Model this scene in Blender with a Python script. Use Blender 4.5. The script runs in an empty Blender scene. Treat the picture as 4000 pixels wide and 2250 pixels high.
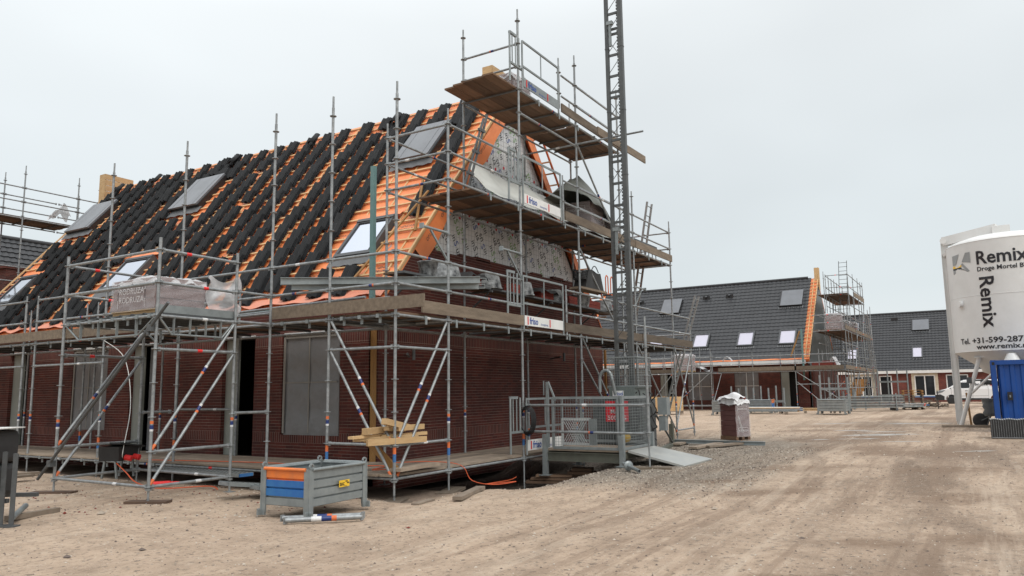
import bpy, math, random
from mathutils import Vector, Matrix, noise
random.seed(7)
SC=bpy.context.scene; COL=SC.collection
R=math.radians
# ---------------- camera
cd=bpy.data.cameras.new('camera'); cam=bpy.data.objects.new('camera',cd); COL.objects.link(cam)
CP=Vector((-9.0977,-7.6532,1.537)); yaw,pitch,roll=0.545905,0.135623,-0.013375
fw=Vector((math.cos(yaw)*math.cos(pitch),math.sin(yaw)*math.cos(pitch),math.sin(pitch)))
rt=Vector((math.sin(yaw),-math.cos(yaw),0)); up=rt.cross(fw)
r2=math.cos(roll)*rt+math.sin(roll)*up; u2=-math.sin(roll)*rt+math.cos(roll)*up
M=Matrix((r2,u2,-fw)).transposed().to_4x4(); M.translation=CP; cam.matrix_world=M
cd.sensor_width=36; cd.lens=2965.4/4000*36; cd.clip_start=.1; cd.clip_end=2000
SC.camera=cam
# ---------------- world: overcast sky, light: soft weak sun
SUN_EL,SUN_ROT=R(48),R(-150)
w=bpy.data.worlds.new('World'); SC.world=w; w.use_nodes=True
nt=w.node_tree; nt.nodes.clear()
def N(t,**k):
    n=nt.nodes.new(t)
    for a,b in k.items(): setattr(n,a,b)
    return n
out=N('ShaderNodeOutputWorld'); bg=N('ShaderNodeBackground'); nt.links.new(bg.outputs[0],out.inputs[0])
sky=N('ShaderNodeTexSky',sky_type='NISHITA',sun_disc=False,sun_elevation=SUN_EL,sun_rotation=SUN_ROT,air_density=1.0,dust_density=4.0)
tc=N('ShaderNodeTexCoord'); sp=N('ShaderNodeSeparateXYZ'); nt.links.new(tc.outputs['Generated'],sp.inputs[0])
cr=N('ShaderNodeValToRGB'); nt.links.new(sp.outputs[2],cr.inputs[0])
# cloud deck: brighter towards the zenith, as an overcast sky is
els=[(0.0,(8.2,8.65,8.8)),(.12,(7.5,8.15,8.35)),(.28,(8.35,8.9,9.1)),(.45,(9.5,9.95,10.1)),(.75,(15.5,15.9,16.2)),(1.0,(20,20.3,20.6))]
cr.color_ramp.elements[0].position=0; cr.color_ramp.elements[0].color=tuple(c/20 for c in els[0][1])+(1,)
cr.color_ramp.elements[1].position=1; cr.color_ramp.elements[1].color=tuple(c/20 for c in els[-1][1])+(1,)
for p,c in els[1:-1]:
    e=cr.color_ramp.elements.new(p); e.color=tuple(x/20 for x in c)+(1,)
nz=N('ShaderNodeTexNoise'); nz.inputs['Scale'].default_value=1.6; nz.inputs['Detail'].default_value=3
mp=N('ShaderNodeMapping'); mp.inputs['Scale'].default_value=(1,1,2.2); nt.links.new(tc.outputs['Generated'],mp.inputs[0]); nt.links.new(mp.outputs[0],nz.inputs[0])
mr=N('ShaderNodeMapRange'); mr.inputs[1].default_value=.3; mr.inputs[2].default_value=.7; mr.inputs[3].default_value=18.6; mr.inputs[4].default_value=21.6
nt.links.new(nz.outputs[0],mr.inputs[0])
vm=N('ShaderNodeVectorMath',operation='SCALE'); nt.links.new(cr.outputs[0],vm.inputs[0]); nt.links.new(mr.outputs[0],vm.inputs['Scale'])
mx=N('ShaderNodeMix',data_type='RGBA'); mx.inputs[0].default_value=.9
nt.links.new(sky.outputs[0],mx.inputs[6]); nt.links.new(vm.outputs[0],mx.inputs[7]); nt.links.new(mx.outputs[2],bg.inputs[0])
bg.inputs[1].default_value=.1
sd=bpy.data.lights.new('sun','SUN'); sd.energy=1.3; sd.angle=R(25); sd.color=(1,.96,.9)
so=bpy.data.objects.new('sun',sd); COL.objects.link(so)
# from behind and right of the camera
az=R(-115); sdir=Vector((math.cos(az)*math.cos(SUN_EL),math.sin(az)*math.cos(SUN_EL),math.sin(SUN_EL)))
so.rotation_euler=sdir.to_track_quat('Z','Y').to_euler()
SC.view_settings.view_transform='Standard'; SC.view_settings.look='None'; SC.view_settings.gamma=1; SC.view_settings.exposure=0
SC.render.engine='CYCLES'
# ---------------- materials
MATS={}
def mat(name,c,rough=.7,metal=0,c2=None,sc=3,amt=.5,bump=0,bsc=None,det=6,stretch=None,alpha=1,trans=0,coord='Object',emit=None,ior=None,vary=0,spec=None):
    if name in MATS: return MATS[name]
    m=bpy.data.materials.new(name); m.use_nodes=True; t=m.node_tree; b=t.nodes['Principled BSDF']
    b.inputs['Base Color'].default_value=(*c,1); b.inputs['Roughness'].default_value=rough; b.inputs['Metallic'].default_value=metal
    if spec is not None: b.inputs['Specular IOR Level'].default_value=spec
    if alpha<1: b.inputs['Alpha'].default_value=alpha
    if trans: b.inputs['Transmission Weight'].default_value=trans
    if ior: b.inputs['IOR'].default_value=ior
    L=t.links.new; tc=t.nodes.new('ShaderNodeTexCoord'); src=tc.outputs[coord]
    if stretch:
        mp=t.nodes.new('ShaderNodeMapping'); mp.inputs['Scale'].default_value=stretch; L(src,mp.inputs[0]); src=mp.outputs[0]
    if c2:
        n=t.nodes.new('ShaderNodeTexNoise'); n.inputs['Scale'].default_value=sc; n.inputs['Detail'].default_value=det; n.inputs['Roughness'].default_value=.65; L(src,n.inputs[0])
        r=t.nodes.new('ShaderNodeMapRange'); r.inputs[1].default_value=.5-amt*.3; r.inputs[2].default_value=.5+amt*.3; L(n.outputs[0],r.inputs[0])
        x=t.nodes.new('ShaderNodeMix'); x.data_type='RGBA'; x.inputs[6].default_value=(*c,1); x.inputs[7].default_value=(*c2,1); L(r.outputs[0],x.inputs[0]); L(x.outputs[2],b.inputs['Base Color'])
        rr=t.nodes.new('ShaderNodeMapRange'); rr.inputs[3].default_value=max(0,rough-.08); rr.inputs[4].default_value=min(1,rough+.1); L(n.outputs[0],rr.inputs[0]); L(rr.outputs[0],b.inputs['Roughness'])
    if vary:
        src_=b.inputs['Base Color'].links[0].from_socket; oi=t.nodes.new('ShaderNodeObjectInfo'); vr=t.nodes.new('ShaderNodeMapRange'); vr.inputs[3].default_value=1-vary; vr.inputs[4].default_value=1+vary; L(oi.outputs['Random'],vr.inputs[0])
        hs=t.nodes.new('ShaderNodeHueSaturation'); L(src_,hs.inputs['Color']); L(vr.outputs[0],hs.inputs['Value']); L(hs.outputs[0],b.inputs['Base Color'])
    if bump:
        n2=t.nodes.new('ShaderNodeTexNoise'); n2.inputs['Scale'].default_value=bsc or sc*4; n2.inputs['Detail'].default_value=5; L(src,n2.inputs[0])
        bp=t.nodes.new('ShaderNodeBump'); bp.inputs['Strength'].default_value=bump; bp.inputs['Distance'].default_value=.02; L(n2.outputs[0],bp.inputs['Height']); L(bp.outputs[0],b.inputs['Normal'])
    MATS[name]=m; return m
galv=mat('galvanised steel',(.40,.42,.425),.42,.35,(.13,.14,.145),11,1.0,.2,60)
galv2=mat('dull galvanised steel',(.125,.132,.135),.55,.3,(.07,.075,.077),7,.9,.15,50)
galvL=mat('bright galvanised sheet',(.3,.33,.33),.45,.35,(.19,.21,.215),5,.8,.1,30)
orangeP=mat('orange spray paint',(.75,.17,.035),.6,0,(.5,.12,.05),14,.8)
blueP=mat('blue spray paint',(.025,.11,.33),.6,0,(.05,.17,.36),14,.8)
navy=mat('dark blue sticker',(.012,.03,.14),.4)
whiteS=mat('white sticker',(.75,.75,.75),.5,0,(.5,.5,.5),30,.6)
redS=mat('red sticker',(.75,.03,.03),.5)
wood=mat('weathered scaffold plank',(.19,.115,.07),.85,0,(.09,.055,.035),4,1,.3,40,stretch=(.35,3,3),vary=.45)
woodT=mat('weathered toe board',(.23,.18,.13),.85,0,(.07,.054,.04),4,1.3,.4,40,stretch=(.5,3,3),vary=.35)
woodD=mat('trodden deck board',(.31,.25,.19),.9,0,(.16,.125,.095),4,1,.3,40,vary=.35)
pine=mat('pale pine',(.6,.42,.22),.7,0,(.42,.26,.12),5,1,.2,30,stretch=(1,1,4),vary=.2)
battenP=mat('pale roof batten',(.72,.47,.24),.7,0,(.55,.34,.16),3,.8)
pineO=mat('oiled pine post',(.33,.17,.05),.7,0,(.24,.12,.035),3,1,.15,30)
orangeM=mat('orange roof membrane',(.88,.29,.105),.5,0,(.72,.2,.065),1.3,.9,.55,4,coord='Generated' if 0 else 'Object')
pinkM=mat('faded pink membrane',(.72,.22,.11),.6,0,(.55,.27,.2),3,.9,.3,12)
ink=mat('dark print ink',(.12,.06,.05),.6)
tileM=mat('black concrete roof tile',(.010,.0105,.0115),.62,0,(.017,.018,.019),7,.9,.15,90,vary=.35,spec=.22)
tileF=mat('anthracite laid roof tile',(.015,.016,.018),.5,0,(.036,.038,.042),1.4,.8,.1,60)
black=mat('black frame',(.012,.012,.013),.4)
blackR=mat('black rubber',(.02,.02,.021),.7,0,(.035,.035,.035),8,.8)
mortarB=mat('mortar-splashed black plastic',(.028,.03,.032),.6,0,(.3,.31,.31),7,.45,.2,30)
hood=mat('grey sunshade hood',(.155,.165,.18),.3,.1,(.135,.142,.155),2,.5)
lead=mat('grey lead flashing',(.13,.133,.137),.6,.1,(.13,.135,.14),4,.8)
greyfr=mat('grey window frame',(.06,.064,.068),.5)
mastM=mat('dark mast steel',(.075,.08,.08),.5,.4,(.12,.125,.125),6,.8)
glass=mat('window glass',(.6,.64,.72),.06,.92)
glassD=mat('dark window glass',(.02,.022,.025),.05)
film=mat('grey plastic sheeting',(.15,.15,.152),.34,0,(.2,.2,.205),2.5,.7,.9,5)
doorp=mat('grey green door panel',(.27,.28,.25),.6,0,(.23,.24,.215),2,.6)
white=mat('white paint',(.75,.75,.73),.5,0,(.66,.66,.64),3,.5)
whiteLB=mat('off white board',(.62,.61,.58),.6)
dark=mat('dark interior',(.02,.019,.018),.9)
brickRed=mat('loose red brick',(.22,.035,.022),.85,0,(.13,.022,.016),20,.9,.3,60)
concrete=mat('grey concrete',(.33,.32,.3),.9,0,(.22,.21,.2),4,.8,.2,40)
wrap=mat('brick pack seen through film',(.21,.125,.12),.32,0,(.27,.19,.18),3,.9,.4,14)
filmW=mat('clear white film',(.72,.72,.73),.35,0,(.55,.55,.56),5,.8,.6,18,alpha=.72)
filmC=mat('thin clear film',(.62,.6,.61),.25,0,(.75,.75,.76),6,.8,.7,16,alpha=.28)
filmW2=mat('bunched white film',(.8,.8,.8),.4,0,(.62,.62,.63),5,.8,.6,18,alpha=.95)
inkW=mat('white print',(.62,.6,.6),.5)
tarpM=mat('pale grey tarpaulin',(.6,.61,.57),.5,0,(.48,.49,.455),2,.8,.3,10)
tarpD=mat('olive grey tarpaulin',(.16,.17,.15),.6,0,(.11,.115,.1),2,.8,.3,10)
redSg=mat('red sign',(.55,.012,.025),.45)
teal=mat('teal painted timber',(.1,.2,.2),.7,0,(.16,.26,.25),6,.8)
siloW=mat('white silo paint',(.7,.7,.685),.42,0,(.63,.63,.61),2,.7,.05,8)
siloBk=mat('black vinyl',(.012,.012,.016),.4)
grayL=mat('grey vinyl',(.28,.29,.29),.45); yel=mat('yellow vinyl',(.8,.5,.03),.45)
contB=mat('blue container paint',(.003,.065,.3),.45,0,(.003,.045,.21),2,.8,.1,12)
yelP=mat('yellow painted steel',(.45,.28,.02),.6)
cableK=mat('black cable',(.012,.012,.013),.5); cableO=mat('orange cable',(.6,.1,.03),.5)
txtBlue=mat('blue lettering',(.01,.06,.3),.5); txtRed=mat('red lettering',(.6,.02,.02),.5); txtGreen=mat('green lettering',(.12,.3,.05),.5); txtK=mat('black lettering',(.025,.03,.035),.5)
pirM=mat('foil insulation board',(.74,.75,.75),.4,.15,(.6,.61,.62),1.5,.8,.25,8)
gridM=mat('grey grid print',(.32,.33,.34),.6)
stone=mat('site stone',(.2,.16,.13),.9,0,(.36,.3,.25),3,1,.3,30,coord='Generated')
oldmetal=mat('olive steel beam',(.15,.155,.125),.6,.3,(.1,.1,.08),5,.8)
def brickmat(name,c1,c2,mort,w=.215,h=.0605,bands=(),msize=.0045):
    m=bpy.data.materials.new(name); m.use_nodes=True; t=m.node_tree; b=t.nodes['Principled BSDF']; L=t.links.new
    g=t.nodes.new('ShaderNodeNewGeometry'); s=t.nodes.new('ShaderNodeSeparateXYZ'); L(g.outputs['Position'],s.inputs[0])
    a=t.nodes.new('ShaderNodeMath'); a.operation='ADD'; L(s.outputs[0],a.inputs[0]); L(s.outputs[1],a.inputs[1])
    def bt(u,v,bw,bh,off):
        c=t.nodes.new('ShaderNodeCombineXYZ'); L(u,c.inputs[0]); L(v,c.inputs[1])
        k=t.nodes.new('ShaderNodeTexBrick'); L(c.outputs[0],k.inputs[0]); k.inputs['Scale'].default_value=1; k.inputs['Brick Width'].default_value=bw; k.inputs['Row Height'].default_value=bh
        k.inputs['Mortar Size'].default_value=msize; k.inputs['Mortar Smooth'].default_value=.2; k.inputs['Bias'].default_value=-.1; k.offset=off
        k.inputs['Color1'].default_value=(*c1,1); k.inputs['Color2'].default_value=(*c2,1); k.inputs['Mortar'].default_value=(*mort,1)
        return k
    k1=bt(a.outputs[0],s.outputs[2],w,h,.37)
    k1.inputs['Mortar'].default_value=(*[.55*c+.25*m_ for c,m_ in zip(c1,mort)],1)
    fr=t.nodes.new('ShaderNodeMath'); fr.operation='DIVIDE'; L(s.outputs[2],fr.inputs[0]); fr.inputs[1].default_value=h
    f2=t.nodes.new('ShaderNodeMath'); f2.operation='FRACT'; L(fr.outputs[0],f2.inputs[0]); f3=t.nodes.new('ShaderNodeMath'); f3.operation='PINGPONG'; L(fr.outputs[0],f3.inputs[0]); f3.inputs[1].default_value=.5
    jn=t.nodes.new('ShaderNodeTexNoise'); jn.inputs['Scale'].default_value=3; jn.inputs['Detail'].default_value=4; L(g.outputs['Position'],jn.inputs[0])
    jm=t.nodes.new('ShaderNodeMapRange'); jm.inputs[1].default_value=.075; jm.inputs[2].default_value=.045; L(f3.outputs[0],jm.inputs[0])
    jx=t.nodes.new('ShaderNodeMath'); jx.operation='MULTIPLY'; L(jm.outputs[0],jx.inputs[0]); jr=t.nodes.new('ShaderNodeMapRange'); jr.inputs[1].default_value=.35; jr.inputs[2].default_value=.6; jr.inputs[3].default_value=.25; L(jn.outputs[0],jr.inputs[0]); L(jr.outputs[0],jx.inputs[1])
    xx=t.nodes.new('ShaderNodeMix'); xx.data_type='RGBA'; L(jx.outputs[0],xx.inputs[0]); L(k1.outputs[0],xx.inputs[6]); xx.inputs[7].default_value=(*mort,1)
    col,fac=xx.outputs[2],k1.outputs[1]
    for z0,z1 in bands:
        k2=bt(a.outputs[0],s.outputs[2],h,(z1-z0),0)
        g1=t.nodes.new('ShaderNodeMath'); g1.operation='COMPARE'; g1.inputs[1].default_value=(z0+z1)/2; g1.inputs[2].default_value=(z1-z0)/2; L(s.outputs[2],g1.inputs[0])
        x=t.nodes.new('ShaderNodeMix'); x.data_type='RGBA'; L(g1.outputs[0],x.inputs[0]); L(col,x.inputs[6]); L(k2.outputs[0],x.inputs[7]); col=x.outputs[2]
    n=t.nodes.new('ShaderNodeTexNoise'); n.inputs['Scale'].default_value=1.1; n.inputs['Detail'].default_value=5; L(g.outputs['Position'],n.inputs[0])
    hv=t.nodes.new('ShaderNodeHueSaturation'); L(col,hv.inputs['Color']); mr=t.nodes.new('ShaderNodeMapRange'); mr.inputs[1].default_value=.3; mr.inputs[2].default_value=.7; mr.inputs[3].default_value=.75; mr.inputs[4].default_value=1.25; L(n.outputs[0],mr.inputs[0]); L(mr.outputs[0],hv.inputs['Value'])
    L(hv.outputs[0],b.inputs['Base Color']); b.inputs['Roughness'].default_value=.85
    bp=t.nodes.new('ShaderNodeBump'); bp.inputs['Strength'].default_value=.5; bp.inputs['Distance'].default_value=.006; bp.invert=True; L(fac,bp.inputs['Height']); L(bp.outputs[0],b.inputs['Normal'])
    return m
brickM=brickmat('dark red brickwork',(.098,.0185,.0115),(.052,.0105,.008),(.22,.16,.13),bands=((2.5,2.71),(.6,.8)))
brickF=brickmat('far red brickwork',(.17,.04,.028),(.1,.025,.02),(.25,.17,.14))
brickY=brickmat('cream brickwork',(.62,.55,.42),(.55,.48,.36),(.35,.25,.18))
# ---------------- mesh builder
class MB:
    def __init__(s): s.v=[];s.f=[];s.m=[];s.s=[]
    def add(s,vs,fs,mi=0,sm=False):
        o=len(s.v); s.v+= [tuple(v) for v in vs]
        for f in fs: s.f.append(tuple(i+o for i in f)); s.m.append(mi); s.s.append(sm)
    def box(s,c,d,rot=None,mi=0,ax=None):
        hx,hy,hz=d[0]/2,d[1]/2,d[2]/2; c=Vector(c)
        vs=[Vector((x,y,z)) for x in(-hx,hx) for y in(-hy,hy) for z in(-hz,hz)]
        if ax is not None: vs=[ax[0]*v.x+ax[1]*v.y+ax[2]*v.z for v in vs]
        elif rot is not None:
            q=Matrix.Rotation(rot,3,'Z') if not isinstance(rot,Matrix) else rot; vs=[q@v for v in vs]
        s.add([v+c for v in vs],[(0,1,3,2),(4,6,7,5),(0,4,5,1),(2,3,7,6),(0,2,6,4),(1,5,7,3)],mi)
    def bar(s,p0,p1,w,h,mi=0,upv=(0,0,1)):
        p0,p1=Vector(p0),Vector(p1); d=p1-p0; L=d.length; d.normalize(); u=Vector(upv)
        if abs(d.dot(u))>.99: u=Vector((1,0,0))
        sd=d.cross(u).normalized(); u=sd.cross(d); s.box((p0+p1)/2,(L,w,h),mi=mi,ax=(d,sd,u))
    def tube(s,p0,p1,r,n=8,mi=0,r1=None,caps=True):
        p0,p1=Vector(p0),Vector(p1); d=(p1-p0).normalized(); a=d.orthogonal().normalized(); b=d.cross(a); r1=r if r1 is None else r1
        vs=[]
        for k in range(n):
            t=2*math.pi*k/n; e=a*math.cos(t)+b*math.sin(t); vs+= [p0+e*r,p1+e*r1]
        s.add(vs,[(2*k,2*((k+1)%n),2*((k+1)%n)+1,2*k+1) for k in range(n)],mi,True)
        if caps: s.add([vs[2*k] for k in range(n)][::-1],[tuple(range(n))],mi); s.add([vs[2*k+1] for k in range(n)],[tuple(range(n))],mi)
    def path(s,pts,r,n=6,mi=0):
        for a,b in zip(pts,pts[1:]): s.tube(a,b,r,n,mi)
    def lathe(s,prof,c,n=24,mi=0,axis=None):
        c=Vector(c); vs=[]
        for r,z in prof:
            for k in range(n):
                t=2*math.pi*k/n; p=Vector((r*math.cos(t),r*math.sin(t),z))
                if axis: p=axis@p
                vs.append(c+p)
        m=len(prof); s.add(vs,[(i*n+k,i*n+(k+1)%n,(i+1)*n+(k+1)%n,(i+1)*n+k) for i in range(m-1) for k in range(n)],mi,True)
        if prof[0][0]>1e-4: s.add(vs[:n][::-1],[tuple(range(n))],mi)
        if prof[-1][0]>1e-4: s.add(vs[-n:],[tuple(range(n))],mi)
    def prism(s,poly,ext,mi=0):
        n=len(poly); ext=Vector(ext); a=[Vector(p) for p in poly]; b=[p+ext for p in a]
        s.add(a+b,[tuple(range(n-1,-1,-1)),tuple(range(n,2*n))]+[(k,(k+1)%n,(k+1)%n+n,k+n) for k in range(n)],mi)
    def grid(s,fn,nu,nv,mi=0,sm=True):
        vs=[fn(i/nu,j/nv) for i in range(nu+1) for j in range(nv+1)]
        s.add(vs,[(i*(nv+1)+j,(i+1)*(nv+1)+j,(i+1)*(nv+1)+j+1,i*(nv+1)+j+1) for i in range(nu) for j in range(nv)],mi,sm)
    def text(s,txt,o,rv,uv,size,mi=0,off=.003,align='L',sx=1,shear=0,bold=0):
        vs,fs,wd=glyphs(txt,shear,bold); o,rv,uv=Vector(o),Vector(rv).normalized(),Vector(uv).normalized(); nv=rv.cross(uv)
        x0={'L':0,'C':-wd/2,'R':-wd}[align]
        s.add([o+rv*((v[0]+x0)*size*sx)+uv*(v[1]*size)+nv*off for v in vs],fs,mi)
    def build(s,name,mats,parent=None,kind=None):
        me=bpy.data.meshes.new(name); me.from_pydata(s.v,[],s.f)
        if not isinstance(mats,(list,tuple)): mats=[mats]
        for m in mats: me.materials.append(m)
        me.polygons.foreach_set('material_index',s.m); me.polygons.foreach_set('use_smooth',s.s); me.update()
        o=bpy.data.objects.new(name,me); COL.objects.link(o)
        if parent: o.parent=parent
        if kind: o['kind']=kind
        return o
_G={}
def glyphs(txt,shear=0,bold=0):
    k=(txt,shear,bold)
    if k not in _G:
        c=bpy.data.curves.new('t','FONT'); c.body=txt; c.size=1; c.resolution_u=2; c.shear=shear; c.offset=bold
        o=bpy.data.objects.new('t',c); COL.objects.link(o); bpy.context.view_layer.update()
        me=bpy.data.meshes.new_from_object(o.evaluated_get(bpy.context.evaluated_depsgraph_get()))
        vs=[tuple(v.co) for v in me.vertices]; fs=[tuple(p.vertices) for p in me.polygons]
        bpy.data.objects.remove(o); bpy.data.curves.remove(c); bpy.data.meshes.remove(me)
        _G[k]=(vs,fs,max(v[0] for v in vs) if vs else 0)
    return _G[k]
def tag(o,label=None,cat=None,group=None,kind=None):
    if label: o['label']=label
    if cat: o['category']=cat
    if group: o['group']=group
    if kind: o['kind']=kind
    return o
def empty(name,loc=(0,0,0),rz=0,label=None,cat=None,group=None):
    o=bpy.data.objects.new(name,None); o.location=loc; o.rotation_euler=(0,0,rz); o.empty_display_size=.1; COL.objects.link(o)
    return tag(o,label,cat,group)
def copy_tree(o,loc=None,rz=None,label=None,parent=None,scale=None):
    c=o.copy(); COL.objects.link(c); c.parent=parent
    if loc is not None: c.location=loc
    if rz is not None: c.rotation_euler=(0,0,rz)
    if scale: c.scale=scale
    if label: c['label']=label
    for ch in list(o.children): copy_tree(ch,parent=c)
    return c
ORD='first second third fourth fifth sixth seventh eighth ninth tenth eleventh twelfth thirteenth fourteenth fifteenth sixteenth seventeenth eighteenth nineteenth twentieth twenty-first twenty-second twenty-third twenty-fourth twenty-fifth twenty-sixth twenty-seventh twenty-eighth twenty-ninth thirtieth'.split()
X_,Y_,Z_=Vector((1,0,0)),Vector((0,1,0)),Vector((0,0,1))
# ---------------- ground
def smooth(a,b,x):
    t=max(0,min(1,(x-a)/(b-a))); return t*t*(3-2*t)
def gz(x,y):
    d=math.hypot(x+9,y+7)
    h=.18*smooth(2.5,9,x-.35*y)*(1-.5*smooth(45,75,x))
    # gravel bank by the hoist, hollow under the gable deck
    h+=.14*math.exp(-((x-3.3)/1.7)**2-((y+2.6)/1.1)**2)
    inside=smooth(-.6,.2,x)*smooth(-1.0,-.1,y)*(1-smooth(13,15,x))
    h=h*(1-inside)-.1*inside
    h-=.24*smooth(-1.75,-.8,y)*smooth(1.2,2.6,x)*(1-smooth(5.6,6.8,x))*(1-smooth(8,10,y))
    n=noise.noise(Vector((x*.35,y*.35,0)))*.035+noise.noise(Vector((x*1.3,y*1.3,3)))*.014
    if d<32: n+=noise.noise(Vector((x*4.5,y*4.5,7)))*.009
    return h+n*(1-smooth(60,120,d)*.7)
def axis_vals(a,b,far0,far1,st):
    v=[a+i*st for i in range(int((b-a)/st)+1)]; s=st; lo=[];x=a
    while x>far0: s*=1.22; x-=s; lo.append(x)
    hi=[];x=v[-1];s=st
    while x<far1: s*=1.22; x+=s; hi.append(x)
    return lo[::-1]+v+hi
xs=axis_vals(-9,26,-300,900,.11); ys=axis_vals(-12,9,-600,600,.11)
g=MB(); nx,ny=len(xs),len(ys)
g.v=[(x,y,gz(x,y)) for x in xs for y in ys]
g.f=[(i*ny+j,(i+1)*ny+j,(i+1)*ny+j+1,i*ny+j+1) for i in range(nx-1) for j in range(ny-1)]
g.m=[0]*len(g.f); g.s=[True]*len(g.f)
def ground_mat():
    m=bpy.data.materials.new('sandy site ground'); m.use_nodes=True; t=m.node_tree; b=t.nodes['Principled BSDF']; L=t.links.new
    def nd(k,**a):
        n=t.nodes.new(k)
        for p,q in a.items(): setattr(n,p,q)
        return n
    g=nd('ShaderNodeNewGeometry'); P=g.outputs['Position']
    def nz(sc,det=6,rough=.6,vec=P,off=None):
        n=nd('ShaderNodeTexNoise'); n.inputs['Scale'].default_value=sc; n.inputs['Detail'].default_value=det; n.inputs['Roughness'].default_value=rough; L(vec,n.inputs[0]); return n.outputs[0]
    def mr(x,a,b_,c=0,d=1,sm=True):
        n=nd('ShaderNodeMapRange'); n.interpolation_type='SMOOTHSTEP' if sm else 'LINEAR'; n.inputs[1].default_value=a; n.inputs[2].default_value=b_; n.inputs[3].default_value=c; n.inputs[4].default_value=d; L(x,n.inputs[0]); return n.outputs[0]
    def mix(f,a,b_):
        n=nd('ShaderNodeMix',data_type='RGBA')
        L(f,n.inputs[0])
        for i,v in ((6,a),(7,b_)):
            if isinstance(v,tuple): n.inputs[i].default_value=(*v,1)
            else: L(v,n.inputs[i])
        return n.outputs[2]
    def mul(a,b_,op='MULTIPLY'):
        n=nd('ShaderNodeMath',operation=op)
        for i,v in enumerate((a,b_)):
            if isinstance(v,(int,float)): n.inputs[i].default_value=v
            else: L(v,n.inputs[i])
        return n.outputs[0]
    # road direction: stretched coordinates along +X-ish
    mp=nd('ShaderNodeMapping'); mp.inputs['Rotation'].default_value=(0,0,R(-12)); mp.inputs['Scale'].default_value=(.16,.62,1); L(P,mp.inputs[0])
    ruts=nz(.8,7,.62,mp.outputs[0]); big=nz(.22,5,.55); med=nz(1.7,6,.62); fine=nz(14,5,.7); grit=nz(70,3,.7)
    s=nd('ShaderNodeSeparateXYZ'); L(P,s.inputs[0])
    base=mix(mr(big,.35,.68),(.42,.315,.23),(.50,.38,.28))
    base=mix(mr(med,.4,.7,0,.55),base,(.24,.175,.125))
    # trafficked lane
    lane=mul(s.outputs[1],mul(s.outputs[0],.03),'ADD')
    ln=mul(mr(lane,-11,-8.5),mr(lane,-2.2,-4.5),'MULTIPLY')
    base=mix(mul(mr(ruts,.46,.62,0,1),mul(ln,.85)),base,(.19,.135,.095))
    # tyre tracks
    wob=mul(mul(big,1.6),mul(med,.25),'ADD'); tv=mul(mul(s.outputs[1],mul(s.outputs[0],-.2),'ADD'),wob,'ADD'); trk=None
    for c,w_ in ((-5.9,.2),(-7.5,.2),(-3.3,.22),(-4.9,.22),(-9.3,.25),(-1.9,.2)):
        d=nd('ShaderNodeMath',operation='ABSOLUTE'); L(mul(tv,c+.8,'SUBTRACT'),d.inputs[0]); q=mr(d.outputs[0],w_,w_*.45); trk=q if trk is None else mul(trk,q,'MAXIMUM')
    tu=mul(mul(s.outputs[0],19),mul(fine,2.5),'ADD'); sn=nd('ShaderNodeMath',operation='SINE'); L(tu,sn.inputs[0]); lug=mr(sn.outputs[0],-.2,.7)
    trk=mul(trk,mr(ruts,.32,.52)); tdark=mul(mul(trk,ln),mul(mul(lug,.12),.3,'ADD'))
    base=mix(tdark,base,(.17,.12,.085))
    mp2=nd('ShaderNodeMapping'); mp2.inputs['Rotation'].default_value=(0,0,R(-26)); mp2.inputs['Scale'].default_value=(.12,1.1,1); L(P,mp2.inputs[0])
    r2=nz(.9,6,.6,mp2.outputs[0]); base=mix(mul(mr(r2,.55,.68),.5),base,(.24,.175,.125))
    # gravelly grey bank
    dx=mr(s.outputs[0],1.2,3.0); dy=mul(mr(s.outputs[1],-5.2,-3.2),mr(s.outputs[0],16,9)); grav=mul(mul(dx,dy),mr(med,.2,.5,.5,1))
    vo=nd('ShaderNodeTexVoronoi'); vo.inputs['Scale'].default_value=34; L(P,vo.inputs[0])
    vc=nd('ShaderNodeSeparateColor'); L(vo.outputs['Color'],vc.inputs[0])
    gc=mix(vc.outputs[0],(.22,.195,.165),(.45,.4,.33))
    base=mix(mul(grav,.85),base,gc)
    # specks
    f2=nz(5.5,7,.75); base=mix(mr(f2,.5,.68,0,.5),base,(.24,.18,.13)); base=mix(mr(f2,.46,.34,0,.35),base,(.55,.46,.37))
    base=mix(mr(fine,.545,.63,0,.8),base,(.14,.11,.085)); base=mix(mr(grit,.60,.68,0,.6),base,(.66,.6,.52))
    vo2=nd('ShaderNodeTexVoronoi'); vo2.inputs['Scale'].default_value=11; L(P,vo2.inputs[0]); v2c=nd('ShaderNodeSeparateColor'); L(vo2.outputs['Color'],v2c.inputs[0])
    peb=mul(mr(vo2.outputs['Distance'],.13,.08),mr(v2c.outputs[1],.6,.65)); base=mix(mul(peb,.85),base,mix(v2c.outputs[2],(.1,.08,.065),(.55,.48,.4)))
    # shade under the house and decks, painted into the ground colour
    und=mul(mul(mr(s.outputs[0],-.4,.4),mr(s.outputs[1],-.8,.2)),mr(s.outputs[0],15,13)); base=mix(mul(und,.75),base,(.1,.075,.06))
    # cement grey wet patches
    rotm=nd('ShaderNodeVectorRotate'); rotm.rotation_type='Z_AXIS'; rotm.inputs['Angle'].default_value=R(58.7); L(P,rotm.inputs['Vector'])
    n2=nz(2.6,5,.65)
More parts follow.
